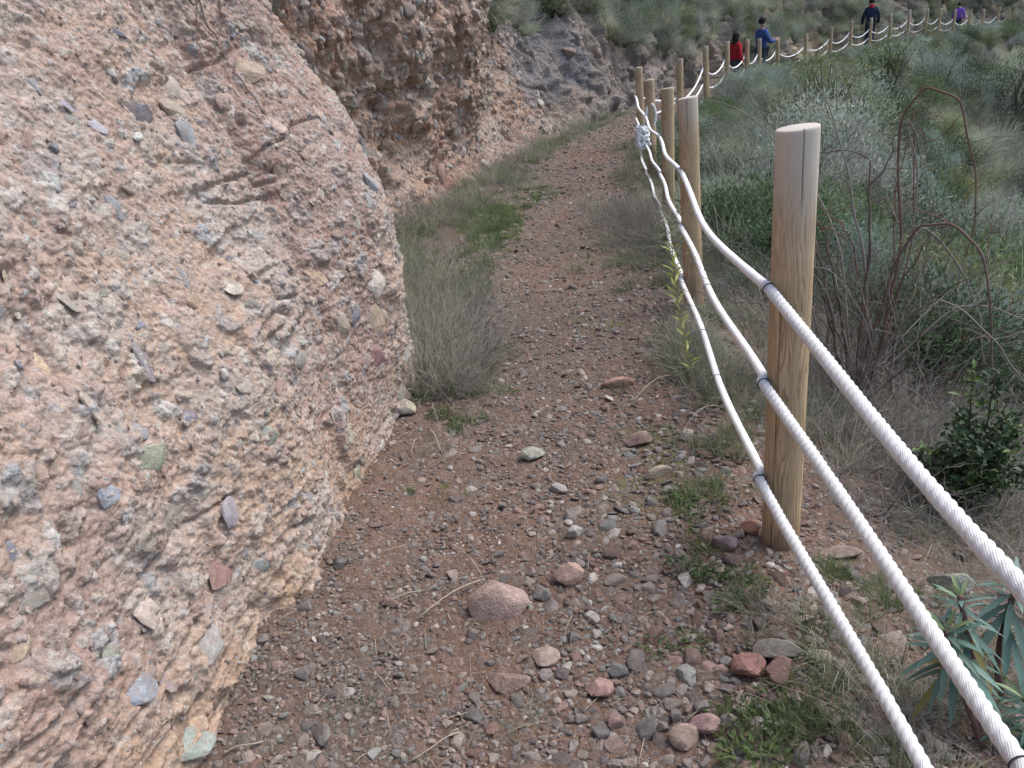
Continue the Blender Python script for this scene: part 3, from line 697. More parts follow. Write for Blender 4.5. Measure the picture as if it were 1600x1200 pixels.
def gn_scatter(name, protos, pts, rot, scl, idx, tint, parent=None):
    me = bpy.data.meshes.new(name); n = len(pts)
    me.vertices.add(n); me.vertices.foreach_set('co', np.asarray(pts, np.float32).ravel())
    for an, ty, key, arr in (('rot', 'FLOAT_VECTOR', 'vector', rot), ('scl', 'FLOAT_VECTOR', 'vector', scl), ('pick', 'INT', 'value', idx)):
        a = me.attributes.new(an, ty, 'POINT'); a.data.foreach_set(key, np.asarray(arr, np.int32 if ty == 'INT' else np.float32).ravel())
    a = me.attributes.new('tint', 'FLOAT_COLOR', 'POINT'); c = np.ones((n, 4), np.float32); c[:, :3] = tint; a.data.foreach_set('color', c.ravel())
    g = bpy.data.node_groups.new(name, 'GeometryNodeTree')
    g.interface.new_socket('Geometry', in_out='INPUT', socket_type='NodeSocketGeometry'); g.interface.new_socket('Geometry', in_out='OUTPUT', socket_type='NodeSocketGeometry')
    N_, L_ = g.nodes, g.links
    gi = N_.new('NodeGroupInput'); go = N_.new('NodeGroupOutput'); jn = N_.new('GeometryNodeJoinGeometry')
    def attr(nm, ty):
        q = N_.new('GeometryNodeInputNamedAttribute'); q.data_type = ty; q.inputs[0].default_value = nm
        return [o_ for o_ in q.outputs if o_.enabled][0]
    ar, as_, ap = attr('rot', 'FLOAT_VECTOR'), attr('scl', 'FLOAT_VECTOR'), attr('pick', 'INT')
    er = N_.new('FunctionNodeEulerToRotation'); L_.new(ar, er.inputs[0])
    for k, me_p in enumerate(protos):
        po = bpy.data.objects.new(me_p.name, me_p)
        oi = N_.new('GeometryNodeObjectInfo'); oi.inputs['Object'].default_value = po; oi.inputs['As Instance'].default_value = True
        cp = N_.new('FunctionNodeCompare'); cp.data_type = 'INT'; cp.operation = 'EQUAL'
        ins = [i for i in cp.inputs if i.enabled]; L_.new(ap, ins[0]); ins[1].default_value = k
        ip = N_.new('GeometryNodeInstanceOnPoints')
        L_.new(gi.outputs[0], ip.inputs['Points']); L_.new(cp.outputs[0], ip.inputs['Selection']); L_.new(oi.outputs['Geometry'], ip.inputs['Instance'])
        L_.new(er.outputs[0], ip.inputs['Rotation']); L_.new(as_, ip.inputs['Scale']); L_.new(ip.outputs[0], jn.inputs[0])
    L_.new(jn.outputs[0], go.inputs[0])
    o = obj(name, me, parent); md = o.modifiers.new('scatter', 'NODES'); md.node_group = g
    o['kind'] = 'stuff'
    return o

def basis_euler(n, spin):
    """euler that lays a stone's flat side on a surface of normal n"""
    q = Vector(n).to_track_quat('Z', 'Y'); return (q.to_matrix() @ Matrix.Rotation(spin, 3, 'Z')).to_euler()

# hero rocks lying loose on the ground: (px, py, width px, aspect, colour, tilt, label)
HULL0 = [(-.55, -.15, .58), (.08, .05, .66), (-.2, .5, .55), (1.0, -.1, .0), (.8, .4, .05), (-.95, -.2, .05), (-1, .3, .1), (-.8, -.45, -.42), (0, -.62, -.45), (.5, -.5, -.3), (-.3, .7, -.4), (.5, .6, -.3), (.55, -.3, .22)]
def hull_mesh(name, pts, mat):
    bm = bmesh.new()
    for p in pts: bm.verts.new(p)
    bmesh.ops.convex_hull(bm, input=bm.verts[:])
    bmesh.ops.bevel(bm, geom=bm.edges[:], offset=.035, segments=1, affect='EDGES')
    bmesh.ops.triangulate(bm, faces=bm.faces[:]); bmesh.ops.subdivide_edges(bm, edges=bm.edges[:], cuts=2, use_grid_fill=True)
    V = np.array([v.co[:] for v in bm.verts]); n = .03 * fbm(V[:, 0] * 2.5 + V[:, 2], V[:, 1] * 2.5 - V[:, 2], 5, 4)
    for v, k in zip(bm.verts, n): v.co += v.co.normalized() * float(k)
    me = bpy.data.meshes.new(name); bm.to_mesh(me); bm.free(); me.polygons.foreach_set('use_smooth', np.ones(len(me.polygons), bool)); me.set_sharp_from_angle(angle=math.radians(24)); me.materials.append(mat)
    return me
HERO = [
    (782, 938, 93, (1, .7, .72), (.37, .265, .225), 'largest flat reddish boulder lying in the middle of the path'),
    (889, 895, 44, (.72, .7, .95), (.42, .29, .235), 'upright pinkish jagged rock just beyond the largest boulder'),
    (851, 1026, 42, (1, .75, .5), (.36, .28, .23), 'tan angular rock on the path in front of the largest boulder'),
    (790, 1064, 66, (1, .5, .38), (.27, .19, .16), 'long wedge-shaped brown rock low in front of the largest boulder'),
    (936, 1076, 40, (1, .8, .7), (.36, .23, .195), 'pink angular rock alone in the gravel near the bottom of the path'),
    (1171, 1042, 50, (1, .75, .7), (.28, .15, .125), 'red-brown rock at the grassy edge below the fence'),
    (1218, 1052, 52, (1, .8, .7), (.26, .16, .14), 'mottled brown rock touching the red-brown one at the grassy edge'),
    (1206, 1018, 66, (1, .5, .5), (.25, .225, .195), 'long grey rock above the two brown ones at the grassy edge'),
    (1070, 1152, 42, (1, .85, .8), (.33, .25, .205), 'tan blocky rock near the bottom edge of the gravel'),
    (1103, 1134, 44, (1, .75, .7), (.33, .215, .20), 'pinkish grey rock beside the tan blocky rock at the bottom'),
    (1030, 737, 50, (1, .4, .42), (.42, .34, .26), 'pale oblong rock at the right path edge before the fence post'),
    (965, 600, 44, (1, .42, .45), (.36, .215, .175), 'smooth reddish elongated rock far along the right path edge'),
    (1002, 689, 40, (1, .6, .55), (.27, .185, .155), 'brown rounded rock at the right path edge'),
    (832, 712, 34, (1, .7, .6), (.29, .285, .235), 'greenish grey rock in the middle distance of the path'),
    (1478, 912, 62, (1, .55, .62), (.27, .275, .235), 'grey-green slab rock on the slope beyond the ropes'),
    (1310, 866, 58, (1, .45, .3), (.27, .21, .175), 'flat brown rock just behind the thick post'),
    (1174, 827, 32, (1, .8, .75), (.25, .125, .09), 'red-brown stone resting against the foot of the thick post'),
    (1135, 850, 40, (1, .7, .6), (.25, .18, .175), 'purplish brown rock left of the thick post foot'),
    (898, 833, 28, (1, .7, .75), (.42, .385, .34), 'pale whitish rock up the path from the jagged one'),
    (630, 636, 44, (1, .7, .7), (.44, .39, .30), 'pale yellowish rock fallen at the corner of the near cliff'),
]
SPECIAL = []
def build_hero():
    for k, (px, py, w, asp, colr, lab) in enumerate(HERO):
        p = on_ground(px, py + w * asp[2] * .25)
        dep = (p - CPOS).dot(CF); r = w / 2 * dep / FPX
        me = rock_mesh('rock', 500 + k * 7, 4 if w > 60 else 3, (7, 8, 6, 7, 9, 8)[k % 6], (1, asp[1], asp[2] * .9), M['stone'], .06, 20, .05 * (k % 2))
        if k == 0: me = hull_mesh('rock', HULL0, M['stone'])
        o = obj('rock', me); o.scale = (r * 1.08,) * 3
        zmin = min(v.co.z for v in me.vertices) * r
        o.location = (p.x, p.y, p.z - zmin * .72)
        o.rotation_euler = (random.uniform(-.12, .12), random.uniform(-.12, .12), random.uniform(-.35, .35)) if k else (.1, 0, 0); o.color = (*colr, 1)
        tag(o, lab, 'rock', 'loose rocks on and beside the path'); SPECIAL.append((p.x, p.y, r * .9))
build_hero()

def build_gravel():
    N1 = 150000
    # picture-even density: uniform in x/y and log y
    y = np.exp(RNG.uniform(math.log(1.05), math.log(17), N1)); x = RNG.uniform(-.72, .75, N1) * np.sqrt(y * y + .8)
    d = fence_dist(x, y)
    clay = fbm(x * 1.6, y * 1.6, 231, 3) + .4 * fbm(x * 5, y * 5, 233, 2)
    edge = sstep(.75, .15, np.abs(d + .25)) * sstep(6, 2.5, y); lip = sstep(.35, .0, np.abs(d + 1.05)) * sstep(3.2, 4.5, y) * .6
    keep = RNG.random(N1) < np.clip(.95 - .8 * clay + .5 * edge + lip * .5, .3, 1) * np.where(d > .15, .55 * sstep(2.2, .4, d), 1)
    keep &= (d > -1.8) & (d < 2.0)
    x, y, d, edge = x[keep], y[keep], d[keep], edge[keep]
    n = len(x)
    r = 0.0058 * np.exp(RNG.normal(0, .42, n)) * (1 + .35 * edge) * (1 + .16 * np.maximum(0, y - 2)); r = np.clip(r, .0025, .034 + .05 * (y > 5) * 0)
    big = RNG.random(n) < (.010 + .014 * edge); r = np.where(big, r * RNG.uniform(1.5, 2.8, n), r); r = np.clip(r, .0025, .034)
    ok = np.ones(n, bool)
    for sx, sy, sr in SPECIAL: ok &= np.hypot(x - sx, y - sy) > sr * .9 + r
    for p in POSTS[1:9]: ok &= np.hypot(x - p[0], y - p[1]) > .06 + r
    x, y, r, d, edge = x[ok], y[ok], r[ok], d[ok], edge[ok]; n = len(x)
    # thin out stones that overlap larger ones
    order = np.argsort(-r); cell = {}; keepi = []
    for i in order:
        if r[i] > .0065:
            cx, cy = int(x[i] / .04), int(y[i] / .04); bad = False
            for a in (-1, 0, 1):
                for b in (-1, 0, 1):
                    for j in cell.get((cx + a, cy + b), ()):
                        if (x[i] - x[j]) ** 2 + (y[i] - y[j]) ** 2 < (.72 * (r[i] + r[j])) ** 2: bad = True; break
            if bad: continue
            cell.setdefault((cx, cy), []).append(i)
        keepi.append(i)
    k = np.array(keepi); x, y, r, d, edge = x[k], y[k], r[k], d[k], edge[k]; n = len(x)
    z = ground_z(x, y, d) + r * RNG.uniform(-.05, .22, len(r))
    c = PAL[RNG.choice(len(PAL), n, p=PALW)] * RNG.uniform(.8, 1.35, n)[:, None]
    rot = np.stack([RNG.normal(0, .3, n), RNG.normal(0, .3, n), RNG.uniform(0, 6.28, n)], -1)
    px = r / np.hypot(x, y); inview = (x / y > -.45) & (x / y < .72) & (d < .5) & (y > 1.12)
    top = np.argsort(-np.where(inview, px, 0))[:290]
    for i in top:
        o = obj('stone', ROCK3[int(RNG.integers(len(ROCK3)))], PATH if d[i] < .0 else GROUND, (x[i], y[i], z[i]))
        o.scale = (r[i] * 1.15,) * 3; o.rotation_euler = rot[i]; o.color = (*c[i], 1)
    rest = np.setdiff1d(np.arange(n), top)
    s = r[rest, None] * RNG.uniform(.8, 1.25, (len(rest), 3))
    g = gn_scatter('gravel', ROCK2, np.stack([x, y, z], -1)[rest], rot[rest], s, RNG.integers(0, len(ROCK2), len(rest)), c[rest])
    tag(g, 'loose grey and reddish gravel covering the footpath', 'gravel')
    return n
build_gravel()

# stones set in the near cliff: a few read off the picture, the rest at random on the face
def bvh_of(G):
    nr, nc = G.shape[:2]
    Gs = G[::3, ::3]; F = grid_faces(*Gs.shape[:2])
    return BVHTree.FromPolygons([tuple(v) for v in Gs.reshape(-1, 3)], [tuple(f) for f in F.tolist()])
CB = bvh_of(CG)
BLUE, DBLUE, GREEN, PALE, TAN, BRN, PUR, YEL = (.34, .37, .42), (.17, .185, .235), (.32, .335, .285), (.50, .44, .375), (.46, .35, .27), (.36, .23, .185), (.28, .235, .25), (.50, .385, .255)
SET = [(352, 890, 50, 85, BRN), (262, 800, 75, 70, GREEN), (365, 803, 48, 36, BLUE), (408, 885, 42, 36, BLUE), (216, 186, 58, 40, DBLUE), (216, 291, 78, 36, PALE), (382, 112, 50, 38, TAN),
       (92, 452, 62, 30, GREEN), (362, 446, 32, 48, PALE), (12, 862, 44, 54, DBLUE), (210, 1076, 64, 46, BLUE), (266, 1062, 42, 36, PUR), (300, 1160, 64, 60, GREEN), (325, 1005, 50, 84, GREEN),
       (296, 650, 26, 22, DBLUE), (262, 702, 26, 34, PALE), (226, 562, 84, 24, PUR), (622, 606, 40, 40, GREEN), (464, 602, 18, 30, DBLUE), (415, 680, 44, 30, GREEN), (395, 678, 24, 20, PALE),
       (120, 760, 40, 30, GREEN), (172, 775, 40, 28, BLUE), (305, 770, 50, 40, GREEN), (55, 130, 24, 18, BLUE), (95, 155, 34, 16, BLUE), (150, 195, 34, 26, BLUE), (112, 190, 30, 20, GREEN), (180, 400, 44, 20, PALE), (15, 430, 40, 30, PALE),
       (420, 190, 56, 30, PALE), (360, 160, 40, 30, TAN), (440, 270, 34, 40, TAN), (520, 275, 36, 26, PUR), (385, 350, 22, 14, BLUE), (555, 345, 20, 26, GREEN), (500, 430, 44, 36, TAN), (590, 560, 26, 34, BRN), (585, 500, 40, 40, TAN),
       (470, 530, 30, 26, GREEN), (430, 560, 36, 22, TAN), (545, 680, 30, 36, PALE), (560, 740, 34, 30, GREEN), (480, 775, 24, 18, BLUE), (470, 850, 30, 14, GREEN), (230, 950, 60, 50, PALE), (60, 930, 60, 40, GREEN), (30, 1010, 30, 40, TAN), (120, 1010, 50, 40, BRN), (350, 560, 44, 30, BRN), (240, 715, 60, 40, GREEN), (150, 640, 50, 30, PALE), (310, 470, 30, 50, BRN), (60, 560, 50, 40, TAN), (210, 480, 40, 30, BRN)]
def build_cliff_stones():
    cnt = 0; used = []
    for (px, py, w, h, c) in SET:
        v = ray(px, py).normalized(); loc, nor, _, dist = CB.ray_cast(CPOS, v)
        if loc is None: continue
        if nor.dot(v) > 0: nor = -nor
        dep = (loc - CPOS).dot(CF); a, b = w / 2 * dep / FPX, h / 2 * dep / FPX
        o = obj('stone', SET3[cnt % len(SET3)], CLIFF)
        zax = nor.normalized(); right = (CR - zax * CR.dot(zax)).normalized(); up = zax.cross(right)
        mt = Matrix((right, up, zax)).transposed() @ Matrix.Rotation(random.uniform(-.3, .3), 3, 'Z') @ Matrix.Rotation(random.uniform(-.2, .2), 3, 'X')
        t = min(a, b) * .75
        mw = mt.to_4x4() @ Matrix.Diagonal((a * 1.3, b * 1.6, t * .8, 1)); mw.translation = loc - zax * t * .26
        o.matrix_world = mw; o.color = (*[q * random.uniform(.9, 1.1) for q in c], 1); cnt += 1; used.append((loc, max(a, b)))
    nr, nc = CG.shape[:2]
    jj = np.where((CG[60, :, 1] > .95) & (CG[60, :, 1] < 3.75))[0]; ii = np.where((CG[:, nc // 2, 2] > .03) & (CG[:, nc // 2, 2] < 2.1))[0]
    pal = np.array([(.42, .345, .30), (.37, .265, .22), (.37, .36, .32), (.34, .285, .26), (.48, .435, .39), (.36, .26, .225), (.34, .35, .345), (.42, .305, .255), (.31, .24, .215), (.40, .35, .285)])
    tries = 0
    while cnt < 290 and tries < 3000:
        tries += 1
        i, j = int(RNG.choice(ii)), int(RNG.choice(jj)); P = Vector(CG[i, j]); n = -Vector(CN[i, j])
        if n.x < 0: n = -n
        dep = max(1.2, (P - CPOS).dot(CF)); r = dep / FPX * float(np.exp(RNG.normal(math.log(11), .4)))
        if any((P - q).length < (r + s) * .8 for q, s in used): continue
        used.append((P, r))
        o = obj('stone', SET3[int(RNG.integers(len(SET3)))], CLIFF, P - n * r * RNG.uniform(.12, .3)); o.scale = (r * 1.35, r * RNG.uniform(.9, 1.3), r * .85)
        o.rotation_euler = basis_euler(n, RNG.uniform(0, 6.28)); c = (np.vstack([pal, (.30, .325, .35), (.33, .345, .30), (.46, .45, .42), (.19, .20, .24)]))[int(RNG.integers(14))] * RNG.uniform(.8, 1.15); o.color = (*c, 1); cnt += 1
    n = 7500
    i, j = RNG.choice(ii, n), RNG.choice(jj, n); P = CG[i, j]; Nn = -CN[i, j]; Nn *= np.sign(Nn[:, :1])
    r = .0044 * np.exp(RNG.normal(0, .5, n))
    rot = np.array([basis_euler(q, RNG.uniform(0, 6.28)) for q in Nn])
    pal2 = np.vstack([pal, (.30, .325, .35), (.33, .345, .30), (.46, .45, .42), (.19, .20, .24)]); c = pal2[RNG.choice(14, n, p=np.array([9, 9, 6, 7, 8, 9, 4, 10, 6, 9, 3, 3, 4, 1.5]) / 88.5)] * RNG.uniform(.7, 1.2, n)[:, None]
    o = gn_scatter('pebbles', CHIP, P - Nn * (r * .25)[:, None], rot + RNG.normal(0, .35, (n, 3)), r[:, None] * RNG.uniform(.8, 1.4, (n, 3)), RNG.integers(0, len(CHIP), n), c, CLIFF)
    # second rock face: coarser cobbles standing proud
    cols = np.where((HG[40, :, 1] > 5.8) & (HG[40, :, 1] < 14.2))[0]; rows = np.where((HG[:, 0, 2] > .05) & (HG[:, 0, 2] < 2.5))[0]
    used = []; cnt = 0; tries = 0
    while cnt < 215 and tries < 3000:
        tries += 1
        i, j = int(RNG.choice(rows)), int(RNG.choice(cols)); P = Vector(HG[i, j]); q = -Vector(HN[i, j])
        if q.x < 0: q = -q
        r = float(np.exp(RNG.normal(math.log(.055), .4)))
        if any((P - a).length < (r + s) * .75 for a, s in used): continue
        used.append((P, r))
        o = obj('stone', SET3[int(RNG.integers(len(SET3)))], HILL, P - q * r * RNG.uniform(-.05, .2)); o.scale = (r * 1.2, r, r * 1.1)
        o.rotation_euler = basis_euler(q, RNG.uniform(0, 6.28)); c = pal[int(RNG.integers(10))] * RNG.uniform(.7, 1.05); o.color = (*c, 1); cnt += 1
    cols2 = np.where((HG[40, :, 1] > 15) & (HG[40, :, 1] < 27))[0]; rows2 = np.where((HG[:, 0, 2] > .0) & (HG[:, 0, 2] < 1.5))[0]
    for _ in range(36):                                   # boulders and outcrops along the foot of the far bank
        i, j = int(RNG.choice(rows2)), int(RNG.choice(cols2)); P = Vector(HG[i, j]); q = -Vector(HN[i, j])
        if q.x < 0: q = -q
        r = float(np.exp(RNG.normal(math.log(.12), .35)))
        o = obj('stone', SET3[int(RNG.integers(len(SET3)))], HILL, P - q * r * .35); o.scale = (r * 1.2, r, r * 1.4)
        o.rotation_euler = (RNG.uniform(-.4, .4), RNG.uniform(-.4, .4), RNG.uniform(0, 6.28)); c = np.array([(.20, .15, .12), (.16, .145, .135), (.12, .115, .115), (.18, .14, .12)][int(RNG.integers(4))]); o.color = (*c, 1)
    n = 3500
    i, j = RNG.choice(rows, n), RNG.choice(cols, n); P = HG[i, j]; Nn = -HN[i, j]; Nn *= np.sign(Nn[:, :1] + 1e-9)
    r = .022 * np.exp(RNG.normal(0, .4, n)); rot = np.array([basis_euler(q, RNG.uniform(0, 6.28)) for q in Nn])
    gn_scatter('cobbles', CHIP, P, rot, r[:, None] * RNG.uniform(.8, 1.4, (n, 3)), RNG.integers(0, len(CHIP), n), pal[RNG.integers(0, 10, n)] * RNG.uniform(.7, 1.1, n)[:, None], HILL)
build_cliff_stones()

# ------------------------------------------------------------------ plants
def ribbons(acc, P0, D, L, W, droop, c0, c1, rg, segs=3, curl=.25):
    """many tapering blades at once"""
    n = len(P0); D = D / (np.linalg.norm(D, axis=1)[:, None] + 1e-9)
    S = np.cross(D, rg.normal(size=(n, 3))); S /= np.linalg.norm(S, axis=1)[:, None] + 1e-9
    B = np.cross(D, S) * rg.normal(0, curl, n)[:, None]
    t = np.linspace(0, 1, segs + 1)
    P = P0[:, None] + L[:, None, None] * (D[:, None] * t[None, :, None] + B[:, None] * (t ** 2)[None, :, None])
    P[..., 2] -= (L * droop)[:, None] * (t ** 2)[None]
    w = W[:, None] * (1 - .92 * t ** 1.5)[None] * .5
    V = np.stack([P - S[:, None] * w[..., None], P + S[:, None] * w[..., None]], 2).reshape(-1, 3)
    i = (np.arange(n) * (segs + 1) * 2)[:, None] + (np.arange(segs) * 2)[None]
    F = np.stack([i, i + 1, i + 3, i + 2], -1).reshape(-1, 4)
    C = (c0[:, None] * (1 - t)[None, :, None] + c1[:, None] * t[None, :, None]); C = np.repeat(C, 2, axis=1).reshape(-1, 3)
    acc.add(V, F, C)
    return P

def leaves(acc, P, D, L, W, c, rg, fold=.25):
    """pointed leaf blades: 6 vertices, folded along the midrib"""
    n = len(P); D = D / (np.linalg.norm(D, axis=1)[:, None] + 1e-9)
    S = np.cross(D, rg.normal(size=(n, 3)) * .5 + np.array([0, 0, 1.0])); S /= np.linalg.norm(S, axis=1)[:, None] + 1e-9
    U = np.cross(S, D)
    L = L[:, None]; W = W[:, None]
    a = P; b = P + D * L * .45 + S * W * .5 + U * W * fold; d = P + D * L * .45 - S * W * .5 + U * W * fold; m_ = P + D * L * .5; e = P + D * L - U * L * .12
    V = np.stack([a, b, m_, d, e], 1).reshape(-1, 3); i = (np.arange(n) * 5)[:, None]
    F = np.concatenate([i + [0, 2, 1], i + [0, 3, 2], i + [1, 2, 4], i + [2, 3, 4]])
    acc.add(V, F, np.repeat(c, 5, axis=0))

def rcol(rg, n, base, var=.25):
    b = np.asarray(base, float); return b * (1 + rg.uniform(-var, var, (n, 1))) * (1 + rg.uniform(-.06, .06, (n, 3)))

def tuft_mesh(name, seed, n, h, spread, c0, c1, w=.004, droop=.35, mat='grass', base=.05):
    rg = np.random.default_rng(seed); A = Acc()
    a = rg.uniform(0, 6.28, n); rr = np.sqrt(rg.random(n)) * base
    P0 = np.stack([np.cos(a) * rr, np.sin(a) * rr, np.full(n, -.01)], -1)
    a2 = a + rg.normal(0, .6, n); lean = np.abs(rg.normal(0, spread, n))
    D = np.stack([np.cos(a2) * lean, np.sin(a2) * lean, np.ones(n)], -1)
    ribbons(A, P0, D, h * rg.uniform(.45, 1.1, n), w * rg.uniform(.6, 1.3, n), droop * rg.uniform(.2, 1.4, n), rcol(rg, n, c0), rcol(rg, n, c1), rg)
    return A.mesh(name, M[mat], False)

def twigs(acc, rg, root, n, L, c, up=.6, r=.003, sub=2, spread=1.0):
    """forking bare twigs; returns tip points"""
    tips = []
    for _ in range(n):
        a = rg.uniform(0, 6.28); d = np.array([math.cos(a) * spread, math.sin(a) * spread, up + rg.uniform(0, .8)]); d /= np.linalg.norm(d)
        l = L * rg.uniform(.6, 1.1); k = 6; p = np.array(root, float); pts = [p.copy()]
        for q in range(k):
            d = d + rg.normal(0, .16, 3) + np.array([0, 0, -.03]); d /= np.linalg.norm(d); p = p + d * l / k; pts.append(p.copy())
        pts = np.array(pts); add_tube(acc, pts, np.linspace(r, r * .35, k + 1), c * rg.uniform(.75, 1.25), 4); tips.append(pts[-1])
        for _ in range(sub):
            q = rg.integers(2, k); d2 = d + rg.normal(0, .6, 3); d2 /= np.linalg.norm(d2); l2 = l * rg.uniform(.25, .5)
            t = np.linspace(0, 1, 4)[:, None]; pp = pts[q] + d2 * l2 * t + rg.normal(0, .01, (4, 3)) * t
            add_tube(acc, pp, np.linspace(r * .6, r * .25, 4), c * rg.uniform(.75, 1.25), 3); tips.append(pp[-1])
    return np.array(tips)

def bush_mesh(name, seed, kind, mat='leafi'):
    """unit-size scrub plants (about 0.8 m across)"""
    rg = np.random.default_rng(seed); A = Acc()  # plant colours below are lightened to stand in for haze over the far slopes
    if kind == 'tussock':
        n = 420; a = rg.uniform(0, 6.28, n); rr = np.sqrt(rg.random(n)) * .18
        P0 = np.stack([np.cos(a) * rr, np.sin(a) * rr, np.zeros(n)], -1); le = np.abs(rg.normal(0, .75, n))
        D = np.stack([np.cos(a) * le, np.sin(a) * le, np.ones(n)], -1)
        ribbons(A, P0, D, rg.uniform(.3, .75, n), rg.uniform(.006, .013, n), rg.uniform(.1, .6, n), rcol(rg, n, (.22, .215, .165)), rcol(rg, n, (.40, .395, .32)), rg)
    elif kind == 'straw':
        n = 360; a = rg.uniform(0, 6.28, n); rr = np.sqrt(rg.random(n)) * .22
        P0 = np.stack([np.cos(a) * rr, np.sin(a) * rr, np.zeros(n)], -1); le = np.abs(rg.normal(0, .9, n))
        D = np.stack([np.cos(a) * le, np.sin(a) * le, np.ones(n)], -1)
        ribbons(A, P0, D, rg.uniform(.25, .8, n), rg.uniform(.005, .010, n), rg.uniform(.1, .9, n), rcol(rg, n, (.27, .245, .20)), rcol(rg, n, (.48, .45, .375)), rg)
    elif kind == 'twig':
        twigs(A, rg, (0, 0, 0), 34, .75, np.array((.26, .235, .215)), .5, .005, 3)
        n = 120; P = rg.normal(0, .22, (n, 3)); P[:, 2] = np.abs(P[:, 2]) * 1.2
        leaves(A, P, rg.normal(size=(n, 3)), rg.uniform(.02, .05, n), rg.uniform(.008, .016, n), rcol(rg, n, (.24, .25, .19)), rg)
    else:
        K = 26; cc = rg.normal(size=(K, 3)); cc /= np.linalg.norm(cc, axis=1)[:, None]; cc *= np.array([.36, .36, .34]) * rg.uniform(.45, 1.05, (K, 1)); cc[:, 2] = cc[:, 2] * .9 + .36
        for q in cc: add_tube(A, np.array([[0, 0, 0], q * [.4, .4, .5] + rg.normal(0, .02, 3), q]), [.012, .008, .004], (.11, .09, .075), 4)
        base, sz, wd = dict(green=((.125, .165, .075), .040, .016), olive=((.20, .21, .115), .042, .014), grey=((.255, .265, .23), .048, .010), blue=((.235, .275, .25), .05, .010), dark=((.085, .115, .065), .04, .018))[kind]
        for q in cc:
            n = 75; P = q + rg.normal(0, .085, (n, 3)); D = (P - q) * 6 + rg.normal(0, .5, (n, 3)) + np.array([0, 0, .6])
            leaves(A, P, D, sz * rg.uniform(.6, 1.3, n), wd * rg.uniform(.6, 1.3, n), rcol(rg, n, np.array(base) * rg.uniform(.8, 1.25), .3), rg)
    return A.mesh(name, M[mat], False)

KINDS = ['tussock', 'straw', 'twig', 'green', 'olive', 'grey', 'blue', 'dark', 'tussock', 'grey']
SCRUB = [bush_mesh('scrub_' + k, 600 + i, k) for i, k in enumerate(KINDS)]

